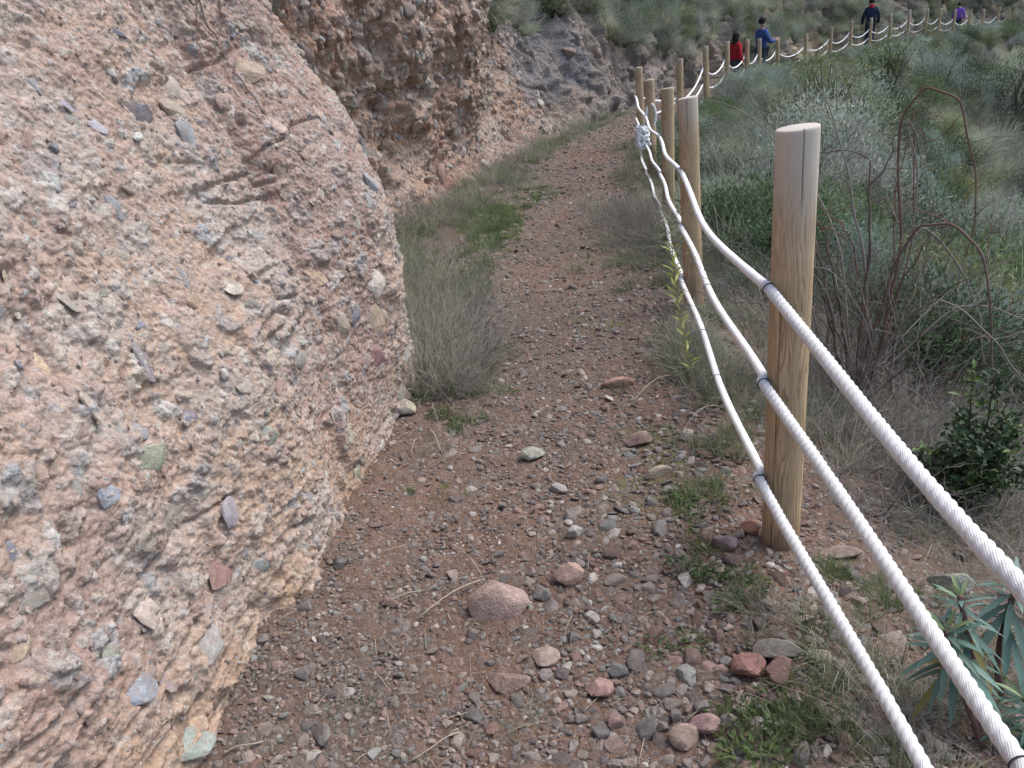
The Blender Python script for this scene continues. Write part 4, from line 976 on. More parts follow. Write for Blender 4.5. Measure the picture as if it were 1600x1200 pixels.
def build_scrub():
    # the valley slope beyond the fence
    n = 7500
    y = np.exp(math.log(2.6) + (math.log(48) - math.log(2.6)) * RNG.random(n) ** .75); x = RNG.uniform(.05, 1.35, n) * y
    d = fence_dist(x, y)
    keep = (d > .12) & (d < 26) & ~((d < .9) & (y < 4.2)) & ~((y < 3.4) & (d < 1.5))
    keep &= ~((d < .35) & (y < 10) & (RNG.random(n) < .5))
    x, y, d = x[keep], y[keep], d[keep]; n = len(x)
    z = ground_z(x, y, d)
    sc = RNG.uniform(.35, 1.15, n) * np.clip(.45 + d * .35, .4, 1.35) * np.where(y < 5, .75, 1)
    sc = np.where((y > 12) & (d < 1.2), RNG.uniform(.35, .6, n), sc)
    zone = fbm(x * .45, y * .45, 301, 3)
    pick = np.zeros(n, int); u = RNG.random(n)
    w = np.where(zone[:, None] > .12, [.12, .08, .12, .16, .12, .10, .06, .12, .06, .06], np.where(zone[:, None] < -.15, [.18, .30, .22, .01, .04, .06, .03, .02, .10, .04], [.16, .16, .18, .05, .07, .12, .07, .06, .06, .07]))
    pick = (np.cumsum(w / w.sum(1)[:, None], 1) < u[:, None]).sum(1).clip(0, 9)
    # most plants stand in patches of one kind
    cs = np.clip(.55 + .05 * y, .7, 2.2); lv = np.floor(np.log2(cs) * 2); cs = 2 ** (lv / 2)
    wx, wy = x + .5 * fbm(x * .8, y * .8, 311, 2), y + .5 * fbm(x * .8, y * .8, 313, 2)
    hx = _h(np.floor(wx / cs).astype(np.int64), np.floor(wy / cs).astype(np.int64), np.int64(317)); hv = _h(np.floor(wx / cs).astype(np.int64), np.floor(wy / cs).astype(np.int64), np.int64(319))
    patch = np.array([0, 6, 2, 8, 3, 2, 5, 1, 2, 0, 3, 7, 5, 6, 4, 7])[(hx * 15.99).astype(int)]
    pick = np.where(RNG.random(n) < .78, patch, pick); sc = sc * np.where((y > 12) & (d < 1.2), 1, .75 + .7 * hv); patch_tint = .68 + .5 * _h(np.floor(wx / cs).astype(np.int64), np.floor(wy / cs).astype(np.int64), np.int64(323))
    P = [np.stack([x, y, z - .03], -1)]; S = [sc]; K = [pick]
    g = [on_ground(RNG.uniform(1440, 1680), RNG.uniform(35, 150)) for _ in range(150)]; P.append(np.array([tuple(q) for q in g]) - [0, 0, .03]); S.append(RNG.uniform(.5, 1.1, 150)); K.append(RNG.choice([0, 3, 4, 5, 6, 7, 2], 150))
    # extra growth hugging the outer foot of the far fence
    m0 = 700; t = RNG.uniform(7.2, len(POSTS) - 1.01, m0); a = t.astype(int); PA = np.array([(p[0], p[1]) for p in POSTS]); q = PA[a] + (PA[a + 1] - PA[a]) * (t - a)[:, None]
    tt = PA[a + 1] - PA[a]; tt /= np.linalg.norm(tt, axis=1)[:, None]; q = q + np.stack([tt[:, 1], -tt[:, 0]], -1) * RNG.uniform(.1, .9, m0)[:, None]
    P.append(np.stack([q[:, 0], q[:, 1], ground_z(q[:, 0], q[:, 1]) - .03], -1)); S.append(RNG.uniform(.35, .6, m0) * np.where((t > 8.3) & (t < 10.4), 1.6, np.where((t > 10.4) & (t < 12), 1.15, .95))); K.append(RNG.choice(10, m0, p=[.2, .12, .1, .12, .1, .14, .1, .02, .05, .05]))
    # the bank above the far path and above the rock faces
    rows = np.where(HG[:, 0, 2] > -9)[0]
    nr, nc = HG.shape[:2]; m_ = 9000
    i = RNG.integers(0, nr, m_); j = RNG.integers(0, nc, m_); Q = HG[i, j]
    zz, yy = Q[:, 2], Q[:, 1]
    lo = np.interp(yy, [17, 22, 26], [.9, .6, .25]); dens = np.where(yy > 17.5, sstep(lo, lo + .7, zz + .5 * fbm(Q[:, 0], Q[:, 1] + zz, 305, 2)) * (.35 + .65 * sstep(-.15, .2, fbm(Q[:, 0] * .4, zz * .5 + Q[:, 1] * .2, 307, 3))),
                    np.where(yy > 12.5, sstep(1.95, 2.35, zz + .5 * fbm(Q[:, 0] * 2, Q[:, 1] * 2, 309, 2)), sstep(3.0, 3.6, zz)))
    dens = np.where(zz > 3, np.maximum(dens, .8), dens) * np.where(zz > 8, .25, 1)
    kp = (RNG.random(m_) < dens) & (yy > 5)
    Q = Q[kp]; mm = len(Q)
    P.append(Q - [0, 0, .05]); S.append(RNG.uniform(.5, 1.0, mm) * np.where(Q[:, 2] > 6, 2.2, 1)); K.append(RNG.choice(10, mm, p=[.2, .08, .12, .08, .07, .17, .08, .05, .08, .07]))
    # the top of the near cliff
    P = np.concatenate(P); S = np.concatenate(S); K = np.concatenate(K); n = len(P)
    rot = np.stack([RNG.normal(0, .12, n), RNG.normal(0, .12, n), RNG.uniform(0, 6.28, n)], -1)
    tint = np.exp(RNG.normal(.05, .22, (n, 1))) * RNG.uniform(.93, 1.07, (n, 3)) * [.94, 1.02, .97]; tint[:len(patch_tint)] *= patch_tint[:, None]
    o = gn_scatter('scrub', SCRUB, P, rot, S[:, None] * RNG.uniform(.85, 1.15, (n, 3)), K, tint)
    tag(o, 'tangled grey-green scrub and dry grass covering the slopes beyond the path', 'scrub')
build_scrub()

TUFTS = [tuft_mesh('tuft_green', 701, 70, .13, .55, (.10, .135, .06), (.20, .25, .12), .0032), tuft_mesh('tuft_grey', 702, 60, .26, .75, (.19, .19, .145), (.34, .34, .275), .0026, .5),
         tuft_mesh('tuft_dry', 703, 45, .30, .85, (.24, .215, .165), (.46, .425, .345), .0024, .6), tuft_mesh('tuft_bright', 704, 80, .08, .7, (.08, .12, .03), (.17, .25, .06), .0030, .4),
         tuft_mesh('tuft_olive', 705, 65, .22, .8, (.15, .165, .10), (.27, .285, .19), .0030, .5)]
def weed_mesh(seed, c):
    rg = np.random.default_rng(seed); A = Acc(); n = 60; a = rg.uniform(0, 6.28, n); rr = np.sqrt(rg.random(n)) * .05
    P = np.stack([np.cos(a) * rr, np.sin(a) * rr, rg.uniform(0, .03, n)], -1)
    leaves(A, P, np.stack([np.cos(a), np.sin(a), rg.uniform(.1, 1, n)], -1), rg.uniform(.012, .028, n), rg.uniform(.006, .013, n), rcol(rg, n, c), rg)
    return A.mesh('weed', M['grass'], False)
TUFTS += [weed_mesh(711, (.09, .125, .045)), weed_mesh(712, (.115, .15, .07)), tuft_mesh('tuft_stalk', 706, 16, .52, .55, (.30, .27, .2), (.52, .48, .39), .0022, .35)]
def twiglet(seed):
    rg = np.random.default_rng(seed); A = Acc(); twigs(A, rg, (0, 0, 0), 16, .32, np.array((.25, .225, .205)), .35, .0016, 3, 1.1); return A.mesh('tuft_twig', M['grass'])
TUFTS += [twiglet(721)]

def build_grass():
    P, S, K = [], [], []
    def put(x, y, s, k):
        P.append(np.stack([x, y, ground_z(x, y)], -1)); S.append(s); K.append(k)
    arc, C = spline(FAR_C[1:10])
    def wall_x(y): return np.interp(y, C[:, 1], C[:, 0])
    # left verge between the near block and the bend
    n = 2300; y = 3.3 + 13 * RNG.random(n) ** 1.6; f = RNG.random(n)
    x0 = np.where(y < 4.0, -.50, wall_x(y)); wdt = np.interp(y, [3.3, 3.999, 4.0, 4.6, 5.8, 7.2, 8.6, 10, 13, 17], [.34, .42, 1.3, 1.28, 1.18, 1.12, .95, .75, .6, .6])
    f = np.where((y > 4) & (y < 6.5), .3 + .7 * f, f); x = x0 + f * wdt * (1 + .22 * fbm(y * 2.2, y * 0, 409, 3))
    kp = RNG.random(n) < np.clip(.75 + 1.6 * fbm(x * 2.6, y * 1.9, 411, 3), .12, 1) * np.where(f > .75, .6, 1); x, y, f = x[kp], y[kp], f[kp]; n = len(x)
    put(x, y, RNG.uniform(.45, 1.15, n) * (1.25 - .75 * f ** 2) * np.interp(y, [3.3, 5, 8], [1.15, 1.15, 1.0]), RNG.choice([0, 1, 2, 3, 4, 7, 8], n, p=[.25, .12, .13, .1, .24, .08, .08]))
    n = 260; y = RNG.uniform(3.3, 9, n); f = RNG.random(n); x0 = np.where(y < 4, -.5, wall_x(y)); x = x0 + np.interp(y, [3.3, 3.999, 4.0, 4.6, 5.8, 7.2, 9], [.3, .4, 1.3, 1.28, 1.2, 1.15, 1.05]) + RNG.normal(0, .1, n)
    put(x, y, RNG.uniform(.4, .8, n), RNG.choice([0, 3, 5, 6], n))
    n = 240; y = RNG.uniform(3.35, 5.2, n); f = RNG.random(n); x = np.where(y < 4, -.48, -.85) + f * np.interp(y, [3.3, 3.999, 4.0, 5.2], [.34, .42, .72, .72]); put(x, y, RNG.uniform(.55, 1.0, n), RNG.choice([7, 8, 2, 4], n, p=[.3, .3, .2, .2]))
    # brilliant green patch where the verge meets the clay
    n = 130; y = RNG.normal(7.1, .5, n); x = RNG.normal(-.02, .14, n); put(x, y, RNG.uniform(.6, 1.2, n), RNG.choice([3, 0], n))
    # right edge of the path, under and behind the ropes
    n = 1500; y = np.exp(RNG.uniform(math.log(1.25), math.log(15), n)); d = RNG.normal(.1, .2, n)
    fx = np.interp(y, [p[1] for p in POSTS[:9]], [p[0] for p in POSTS[:9]]); x = fx + d
    kp = (fbm(x * 2.5, y * 2.5, 401, 2) > np.where(y < 3, .22, .12 - .02 * y)) & (np.hypot(x - .77, y - 1.95) > .13)
    kp &= ~((y < 2.6) & (x < .8)); x, y = x[kp], y[kp]; n = len(x)
    put(x, y, RNG.uniform(.35, .8, n) * np.where(y > 3.6, 1.25, .8), RNG.choice([0, 1, 2, 4, 5, 6], n, p=[.17, .3, .17, .2, .08, .08]))
    n = 520; y = RNG.uniform(3.8, 12, n); fx = np.interp(y, [p[1] for p in POSTS[:9]], [p[0] for p in POSTS[:9]]); x = fx - np.abs(RNG.normal(0, .22, n)); kp = fbm(x * 2.4, y * 1.6, 421, 2) > -.08; x, y = x[kp], y[kp]; n = len(x)
    put(x, y, RNG.uniform(.35, .85, n), RNG.choice([0, 1, 3, 4, 8], n, p=[.25, .2, .15, .3, .1]))
    # grey mound by the path where posts two and three stand
    n = 170; y = RNG.normal(6.3, .55, n); x = RNG.normal(1.18, .16, n); put(x, y, RNG.uniform(.6, 1.2, n), RNG.choice([1, 2, 4, 8, 7], n, p=[.3, .15, .2, .25, .1]))
    n = 60; y = RNG.normal(3.35, .22, n); x = RNG.normal(.93, .08, n); put(x, y, RNG.uniform(.7, 1.2, n), RNG.choice([1, 2, 4], n, p=[.5, .2, .3]))
    # slope beyond the fence close by: sparse dry tangle on bare earth
    n = 1500; y = np.exp(RNG.uniform(math.log(1.3), math.log(9), n)); d = RNG.uniform(.25, 3.5, n)
    x = np.interp(y, [p[1] for p in POSTS[:9]], [p[0] for p in POSTS[:9]]) + d
    kp = RNG.random(n) < sstep(.2, 1.5, d + .25 * (y - 2)); x, y = x[kp], y[kp]; n = len(x)
    put(x, y, RNG.uniform(.5, 1.2, n), RNG.choice([0, 1, 2, 4, 5, 7, 8], n, p=[.08, .22, .22, .12, .06, .08, .22]))
    n = 700; y = RNG.uniform(2.0, 5.0, n); d = np.abs(RNG.normal(.45, .55, n)) + .22; x = np.interp(y, [p[1] for p in POSTS[:9]], [p[0] for p in POSTS[:9]]) + d
    kp = RNG.random(n) < sstep(1.9, 2.9, y) + .15; x, y = x[kp], y[kp]; n = len(x)
    put(x, y, RNG.uniform(.5, 1.15, n), RNG.choice([1, 2, 4, 7, 8], n, p=[.22, .24, .1, .08, .36]))
    n = 420; y = RNG.uniform(1.9, 3.4, n); d = RNG.uniform(.45, 1.9, n); x = np.interp(y, [p[1] for p in POSTS[:9]], [p[0] for p in POSTS[:9]]) + d
    kp = RNG.random(n) < sstep(.3, 1.1, d + .5 * (y - 2.2)) * .8; x, y = x[kp], y[kp]; n = len(x); put(x, y, RNG.uniform(.4, .9, n), RNG.choice([1, 2, 4, 8], n, p=[.2, .25, .1, .45]))
    # named clumps read off the picture
    for px, py, m_, sp, s, ks in ((1300, 1165, 9, .06, .9, (0, 0, 4)), (1235, 965, 7, .06, .65, (1, 4, 0)), (1285, 1030, 8, .06, .75, (1, 4, 0)), (1335, 915, 8, .04, .6, (0,)), (1095, 905, 7, .05, .8, (5, 6)), (1165, 915, 7, .06, .8, (5, 6)), (1090, 775, 10, .07, .7, (0, 3)),
                              (1095, 850, 6, .05, .7, (5, 3)), (715, 780, 5, .03, .45, (3,)), (640, 775, 3, .02, .4, (5,)), (720, 655, 8, .05, .8, (6, 0)), (1075, 790, 8, .06, .7, (5, 6)), (1165, 1135, 6, .05, .8, (5, 6)), (1200, 1170, 8, .05, .8, (6, 5, 0)), (1085, 1010, 3, .04, .6, (6,)), (560, 1110, 3, .04, .4, (1,)), (790, 1160, 3, .04, .4, (1,)), (1380, 1170, 5, .08, .8, (1, 4)), (1120, 700, 8, .07, .8, (0, 4)), (1010, 410, 30, .2, .7, (3, 4)), (665, 710, 5, .05, .5, (1, 2))):
        g = on_ground(px, py)
        x = g.x + RNG.normal(0, sp, m_); y = g.y + RNG.normal(0, sp, m_); put(x, y, s * RNG.uniform(.7, 1.2, m_), RNG.choice(ks, m_))
    P = np.concatenate(P); S = np.concatenate(S); K = np.concatenate(K); n = len(P)
    rot = np.stack([RNG.normal(0, .15, n), RNG.normal(0, .15, n), RNG.uniform(0, 6.28, n)], -1)
    o = gn_scatter('grass', TUFTS, P, rot, S[:, None] * RNG.uniform(.85, 1.2, (n, 3)), K, RNG.uniform(.9, 1.4, (n, 1)) * RNG.uniform(.94, 1.06, (n, 3)))
    tag(o, 'dry grey and green grass fringing the path and fence', 'grass')
build_grass()

def cane(pts, r0, r1, c, acc, n=6, k=40, jit=.004):
    P = np.array(pts, float); t = np.linspace(0, 1, len(P)); tt = np.linspace(0, 1, k)
    # Catmull-Rom through the given points
    mt = np.gradient(P, t, axis=0); j = np.clip((tt * (len(P) - 1)).astype(int), 0, len(P) - 2); h = 1 / (len(P) - 1); s = (tt * (len(P) - 1) - j)[:, None]
    Q = (2 * s**3 - 3 * s**2 + 1) * P[j] + (s**3 - 2 * s**2 + s) * h * mt[j] + (-2 * s**3 + 3 * s**2) * P[j + 1] + (s**3 - s**2) * h * mt[j + 1]
    Q = Q + jit * np.stack([np.sin(tt * 37 + P[0, 0] * 50), np.cos(tt * 29 + P[-1, 0] * 40), np.sin(tt * 43)], -1)
    add_tube(acc, Q, np.linspace(r0, r1, k), c, n); return Q

def build_bramble():
    root = on_ground(1330, 640); root = Vector((root.x, root.y, root.z))
    R = empty('bramble', root, 'leafless bramble bush with long arching reddish canes behind the thick post', 'bramble')
    o3 = np.array(root); rg = np.random.default_rng(77)
    d0 = math.hypot(root.x, root.y)
    def pt(px, py, dd): return np.array(at_dist(px, py, d0 + dd)) - o3
    brown, redb, greyb = np.array((.11, .082, .07)), np.array((.16, .085, .068)), np.array((.19, .17, .155))
    canes = [
        ([(1385, 500, 0), (1408, 370, .05), (1402, 250, .1), (1420, 165, .1), (1456, 138, .1), (1500, 165, .05), (1520, 250, 0), (1525, 330, -.05), (1510, 400, -.1)], .0058, .0025, brown * .6 + redb * .4),
        ([(1340, 640, 0), (1352, 520, 0), (1352, 420, 0), (1335, 330, .1), (1318, 240, .15), (1292, 160, .2), (1278, 137, .25), (1250, 134, .3)], .005, .0018, greyb),
        ([(1350, 560, .05), (1380, 470, 0), (1420, 372, -.05), (1465, 350, -.1), (1520, 375, -.15), (1545, 450, -.2), (1550, 560, -.2), (1565, 690, -.25)], .007, .003, brown * 1.3),
        ([(1420, 372, -.05), (1450, 360, 0), (1500, 420, .05), (1530, 500, .1), (1545, 640, .1)], .005, .0025, greyb),
        ([(1320, 640, 0), (1300, 500, 0), (1280, 400, .1), (1262, 350, .2), (1240, 320, .3)], .006, .003, brown),
        ([(1330, 640, .05), (1318, 520, .1), (1300, 420, .15), (1285, 360, .2), (1268, 345, .2)], .006, .003, brown * .8),
        ([(1335, 640, 0), (1345, 500, -.05), (1360, 380, -.1), (1358, 300, -.1), (1390, 250, -.1), (1395, 215, -.1)], .0055, .002, brown),
        ([(1325, 640, .1), (1380, 520, .1), (1396, 400, .15), (1400, 300, .2), (1430, 170, .2)], .0045, .0015, redb),
        ([(1360, 540, 0), (1330, 380, .05), (1290, 330, .1), (1255, 300, .15)], .0035, .0015, redb),
        ([(1330, 640, 0), (1400, 520, -.1), (1470, 470, -.2), (1560, 540, -.3), (1620, 640, -.3)], .005, .0025, greyb),
        ([(1310, 640, -.1), (1260, 460, -.2), (1230, 430, -.25), (1290, 420, -.3), (1340, 480, -.3), (1370, 560, -.3)], .0045, .002, greyb),
        ([(1300, 640, 0), (1400, 560, .2), (1500, 480, .3), (1600, 500, .4), (1680, 560, .4)], .005, .0025, greyb * 1.1),
        ([(1335, 640, 0), (1300, 350, .4), (1180, 190, 1.0), (1100, 155, 1.3), (1090, 170, 1.35)], .0045, .0014, greyb),
        ([(1340, 640, 0), (1360, 300, .3), (1340, 240, .3), (1270, 240, .5), (1160, 250, .8)], .004, .0012, brown),
        ([(1340, 640, .1), (1420, 400, .3), (1430, 210, .4), (1460, 220, .4), (1540, 140, .5)], .004, .0012, redb),
        ([(1345, 600, 0), (1430, 330, .1), (1418, 190, .15), (1440, 240, .1), (1455, 330, .1)], .0035, .0014, greyb),
        ([(1330, 640, 0), (1310, 560, .1), (1290, 480, .1), (1270, 400, .1), (1256, 330, .2)], .006, .002, brown * .7),
        ([(1345, 640, 0), (1370, 560, .0), (1395, 470, .05), (1440, 390, .1), (1480, 320, .2)], .005, .002, brown * .8),
    ]
    for _ in range(56):
        a = [(rg.uniform(1250, 1470), 640, rg.uniform(-.1, .3))]; x = a[0][0]; y = 640; sx = rg.normal(0, 35)
        for q in range(4):
            x += sx + rg.normal(0, 14); y -= rg.uniform(30, 105); sx *= 1.25; a.append((x, y, a[0][2] + rg.normal(0, .1)))
        canes.append((a, rg.uniform(.0016, .0036), .0009, (greyb if rg.random() < .65 else brown) * rg.uniform(.8, 1.4)))
    for pts, r0, r1, c in canes:
        A = Acc(); Q = cane([pt(*p) for p in pts], r0, r1, c * 1.1, A, 6, 46, rg.uniform(.002, .0045))
        # thorns and side shoots belong to the cane
        for q in range(rg.integers(7, 15)):
            i = rg.integers(6, len(Q) - 2); dd = rg.normal(0, 1, 3); dd[2] = abs(dd[2]); dd /= np.linalg.norm(dd); l = rg.uniform(.05, .28)
            t = np.linspace(0, 1, 5)[:, None]; add_tube(A, Q[i] + dd * l * t + np.array([0, 0, -.15]) * l * t * t + rg.normal(0, .004, (5, 3)) * t, np.linspace(r1 * .7, r1 * .35, 5), (redb if rg.random() < .35 else greyb) * rg.uniform(.8, 1.3), 4)
        obj('cane', A.mesh('cane', M['twig']), R)
    return R
build_bramble()

def build_evergreen():
    b = on_ground(1505, 800); root = b
    R = empty('evergreen_bush', root, 'small dark glossy evergreen bush on the slope right of the bramble', 'bush')
    dep = (root - CPOS).dot(CF); W, H = 185 * dep / FPX, 225 * dep / FPX
    rg = np.random.default_rng(88); T = Acc(); A = Acc()
    for k in range(30):
        a = rg.uniform(0, 6.28); rr = W * .5 * math.sqrt(rg.random()); tip = np.array([math.cos(a) * rr, math.sin(a) * rr * .8, H * rg.uniform(.35, 1.0) * (1.05 - .5 * (rr / (W * .5)) ** 2)])
        mid = tip * [.35, .35, .5] + rg.normal(0, .02, 3); Q = cane([(0, 0, 0), mid, tip], .006, .002, (.09, .07, .055), T, 5, 14, .002)
        for q in Q[4:]:
            n = 11; P = q + rg.normal(0, .016 * W / .4, (n, 3)); D = rg.normal(0, 1, (n, 3)) + np.array([0, 0, .5])
            new = rg.random() < .18
            leaves(A, P, D, rg.uniform(.018, .034, n) * W / .36, rg.uniform(.010, .017, n) * W / .36, rcol(rg, n, (.105, .16, .045) if new else (.04, .072, .032), .3), rg)
    obj('stem', T.mesh('stem', M['twig']), R); obj('crown', A.mesh('crown', M['leaf'], False), R)
build_evergreen()

def build_spurge(px, py, specs, label, seed):
    root = on_ground(px, py); R = empty('spurge_plant', root, label, 'plant', 'spurge plants beside the ropes')
    rg = np.random.default_rng(seed); o3 = np.array(root); T = Acc()
    d0 = math.hypot(root.x, root.y)
    for (qx, qy, dd, nl, L) in specs:
        tip = np.array(at_dist(qx, qy, d0 + dd)) - o3
        Q = cane([(0, 0, 0), tip * [.45, .45, .5] + rg.normal(0, .015, 3), tip], .0085, .006, (.16, .095, .085), T, 8, 16, .001)
        up = Q[-1] - Q[-4]; up /= np.linalg.norm(up)
        A = Acc()
        for k in range(nl):
            f = k / nl; a = k * 2.4; base = Q[-1] - up * .11 * (1 - f) ** 1.3
            out = np.array([math.cos(a), math.sin(a), 0]); el = -.55 + 1.5 * f ** 1.5
            D = out * math.cos(el) + up * math.sin(el) + rg.normal(0, .1, 3); D /= np.linalg.norm(D)
            l = L * (1 - .45 * f) * rg.uniform(.85, 1.1); w = l * .155
            S = np.cross(D, up); S /= np.linalg.norm(S) + 1e-9; Nn = np.cross(S, D)
            t = np.linspace(0, 1, 7); prof = np.array([.25, .62, .9, 1, .9, .6, .05]); droop = rg.uniform(.25, .6) * (1 - .6 * f)
            C = base + D * (l * t)[:, None] + np.array([0, 0, -1.0]) * (droop * l * t ** 2)[:, None]
            V = np.stack([C - S * (w * .5 * prof)[:, None] + Nn * (w * .14 * prof)[:, None], C, C + S * (w * .5 * prof)[:, None] + Nn * (w * .14 * prof)[:, None]], 1).reshape(-1, 3)
            i = np.arange(6)[:, None] * 3; F = np.concatenate([i + [0, 1, 4, 3], i + [1, 2, 5, 4]])
            c = np.array((.135, .225, .185)) * rg.uniform(.75, 1.2)
            if f < .14 and rg.random() < .5: c = np.array((.24, .22, .08))
            if f > .85: c = np.array((.22, .29, .15)) * rg.uniform(.85, 1.1)
            A.add(V, F, c)
        obj('leaves', A.mesh('leaves', M['leaf']), R)
    obj('stem', T.mesh('stem', M['twig']), R)
build_spurge(1535, 1165, [(1478, 985, .0, 44, .125), (1500, 930, .06, 34, .10)], 'blue-green spurge with drooping leaf rosettes between the two lower ropes', 91)
build_spurge(1568, 1100, [(1590, 905, .05, 44, .13)], 'taller blue-green spurge at the picture edge under the top rope', 92)
build_spurge(1610, 1180, [(1600, 1090, 0, 36, .12), (1560, 1140, -.04, 30, .10)], 'low spurge with bluish leaves at the bottom right corner', 93)

def build_sprig():
    root = on_ground(1092, 640); R = empty('yellow_herb', root, 'upright yellow-green herb with a dry seed head beside the lowest rope', 'plant')
    o3 = np.array(root); d0 = math.hypot(root.x, root.y); pt = lambda x, y, dd=0: np.array(at_dist(x, y, d0 + dd)) - o3
    T, A, B = Acc(), Acc(), Acc(); rg = np.random.default_rng(95)
    Q = cane([(0, 0, 0), pt(1076, 560), pt(1060, 480), pt(1052, 400), pt(1046, 345)], .003, .0012, (.30, .27, .16), T, 5, 40, .001)
    for q in range(8, 32):
        for s in range(2):
            a = q * 2.4 + s * 3.1; D = np.array([[math.cos(a), math.sin(a), .75]]); leaves(A, Q[q][None], D, np.array([.055 * rg.uniform(.7, 1.2)]), np.array([.012]), rcol(rg, 1, (.42, .46, .12)), rg)
    for q in range(29, 40):
        for s in range(5):
            D = rg.normal(0, 1, 3); D[2] = abs(D[2]) + .3; D /= np.linalg.norm(D); l = rg.uniform(.02, .06); e = Q[q] + D * l
            add_tube(B, np.array([Q[q], e]), [.0008, .0006], (.30, .27, .20), 3); leaves(B, np.repeat(e[None], 3, 0), rg.normal(size=(3, 3)), np.full(3, .010), np.full(3, .006), rcol(rg, 3, (.36, .35, .25)), rg)
    obj('stem', T.mesh('stem', M['twig']), R); obj('leaves', A.mesh('leaves', M['leaf'], False), R); obj('seed_head', B.mesh('seed_head', M['leaf'], False), R)
build_sprig()

def build_shrub(px, py, w, h, kind, seed, label, name='shrub', dist=None):
    root = on_ground(px, py) if dist is None else at_dist(px, py, dist)
    if dist: root.z = gz(root.x, root.y)
    R = empty(name, root, label, 'shrub', 'separate shrubs on the slope')
    dep = (root - CPOS).dot(CF); W, H = w * dep / FPX, h * dep / FPX
    rg = np.random.default_rng(seed); T, A = Acc(), Acc()
    base = dict(green=(.12, .17, .055), olive=(.22, .24, .085), grey=(.28, .30, .25), blue=(.23, .29, .26), dark=(.085, .12, .06))[kind]
    K = 34
    for k in range(K):
        v = rg.normal(size=3); v /= np.linalg.norm(v); c = v * np.array([W * .42, W * .42, H * .42]) * rg.uniform(.4, 1.0) + np.array([0, 0, H * .55])
        Q = cane([(0, 0, 0), c * [.4, .4, .45] + rg.normal(0, .03 * W, 3), c], .012 * H, .004 * H, (.10, .08, .065), T, 4, 8, .002)
        n = 60; P = c + rg.normal(0, .085, (n, 3)) * [W, W, H]; D = (P - c) * 5 + rg.normal(0, .4, (n, 3)) + np.array([0, 0, .5])
        s = max(.03, dep * 2.6 / FPX * 1.6)
        leaves(A, P, D, s * rg.uniform(.7, 1.3, n), s * .42 * rg.uniform(.7, 1.3, n), rcol(rg, n, np.array(base) * rg.uniform(.75, 1.3), .3), rg)
    obj('stem', T.mesh('stem', M['twig']), R); obj('crown', A.mesh('crown', M['leaf'], False), R)
build_shrub(1385, 165, 115, 110, 'green', 101, 'rounded mid-green shrub below the far fence, behind the bramble tip')
build_shrub(1285, 215, 150, 130, 'olive', 102, 'yellow-green loose shrub above the top of the thick post')
build_shrub(1155, 400, 80, 70, 'green', 103, 'low green shrub between the thick post and the next one')
build_shrub(1585, 560, 120, 120, 'blue', 104, 'bluish shrub at the right edge above the dark bush')
build_shrub(1490, 330, 70, 60, 'olive', 105, 'small yellowish shrub inside the arch of the bramble')
build_shrub(1575, 200, 130, 130, 'dark', 106, 'dark green shrub high on the right edge of the slope')

def build_dead_root():
    R = empty('dead_vine', CPOS + Vector((-.7, 3, .3)), 'thin dead vine hanging down the near cliff face', 'vine'); o3 = np.array(R.location)
    def hit(px, py, lift=.012):
        loc, nor, _, _ = CB.ray_cast(CPOS, ray(px, py).normalized())
        if loc is None: loc = at_dist(px, py, 3.4)
        return np.array(loc) - np.array(ray(px, py).normalized()) * lift - o3
    for pts, r in (([(306, -30), (318, 25), (338, 60), (352, 95), (380, 130), (402, 160), (418, 185)], .0035), ([(336, -20), (348, 28), (346, 45), (340, 65), (328, 95)], .0028), ([(308, 0), (309, 60), (318, 95)], .002)):
        A = Acc(); cane([hit(*p) for p in pts], r, r * .5, (.17, .125, .105), A, 5, 40, .003); obj('stem', A.mesh('stem', M['twig']), R)
build_dead_root()

def build_litter():
    A = Acc(); rg = np.random.default_rng(120)
    def lie(x0, y0, x1, y1, r, c, arch=.01, n=9):
        t = np.linspace(0, 1, n); x = x0 + (x1 - x0) * t + rg.normal(0, .03) * np.sin(np.pi * t) * abs(x1 - x0); y = y0 + (y1 - y0) * t + rg.normal(0, .03) * np.sin(2 * np.pi * t) * abs(x1 - x0)
        z = float(ground_z(x, y).max()) * .5 + ground_z(x, y) * .5 + .008 + arch * np.sin(np.pi * t); add_tube(A, np.stack([x, y, z], -1), r, c, 4)
    st = np.array((.42, .36, .27))
    for a, b, r, ar in (((655, 968), (752, 910), .0022, .02), ((706, 855), (755, 905), .0015, .02), ((1090, 1080), (1230, 1118), .0013, .015), ((880, 456), (830, 458), .004, .01), ((595, 950), (660, 930), .0018, .01), ((350, 1185), (412, 1165), .002, .01), ((670, 670), (690, 710), .003, .02), ((643, 715), (652, 690), .002, .02), ((700, 962), (705, 975), .0015, .005), ((640, 1195), (720, 1150), .0014, .01), ((1060, 590), (985, 640), .002, .05), ((1130, 640), (1060, 690), .0022, .06)):
        p, q = on_ground(*a), on_ground(*b); lie(p.x, p.y, q.x, q.y, r, st * rg.uniform(.8, 1.1), ar)
    for k in range(420):
        y = math.exp(rg.uniform(math.log(1.2), math.log(7))); x = rg.uniform(-.45, .4) * y
        d = float(fence_dist(np.array([x]), np.array([y]))[0])
        if d < -1.75 or d > .6: continue
        a = rg.uniform(0, 6.28); l = rg.uniform(.02, .09); lie(x, y, x + math.cos(a) * l, y + math.sin(a) * l, rg.uniform(.0006, .0013), st * rg.uniform(.5, 1.0), .004, 5)
    o = obj('plant_litter', A.mesh('plant_litter', M['twig'])); tag(o, 'dry straws and twigs scattered over the path', 'litter', None, 'stuff')
build_litter()

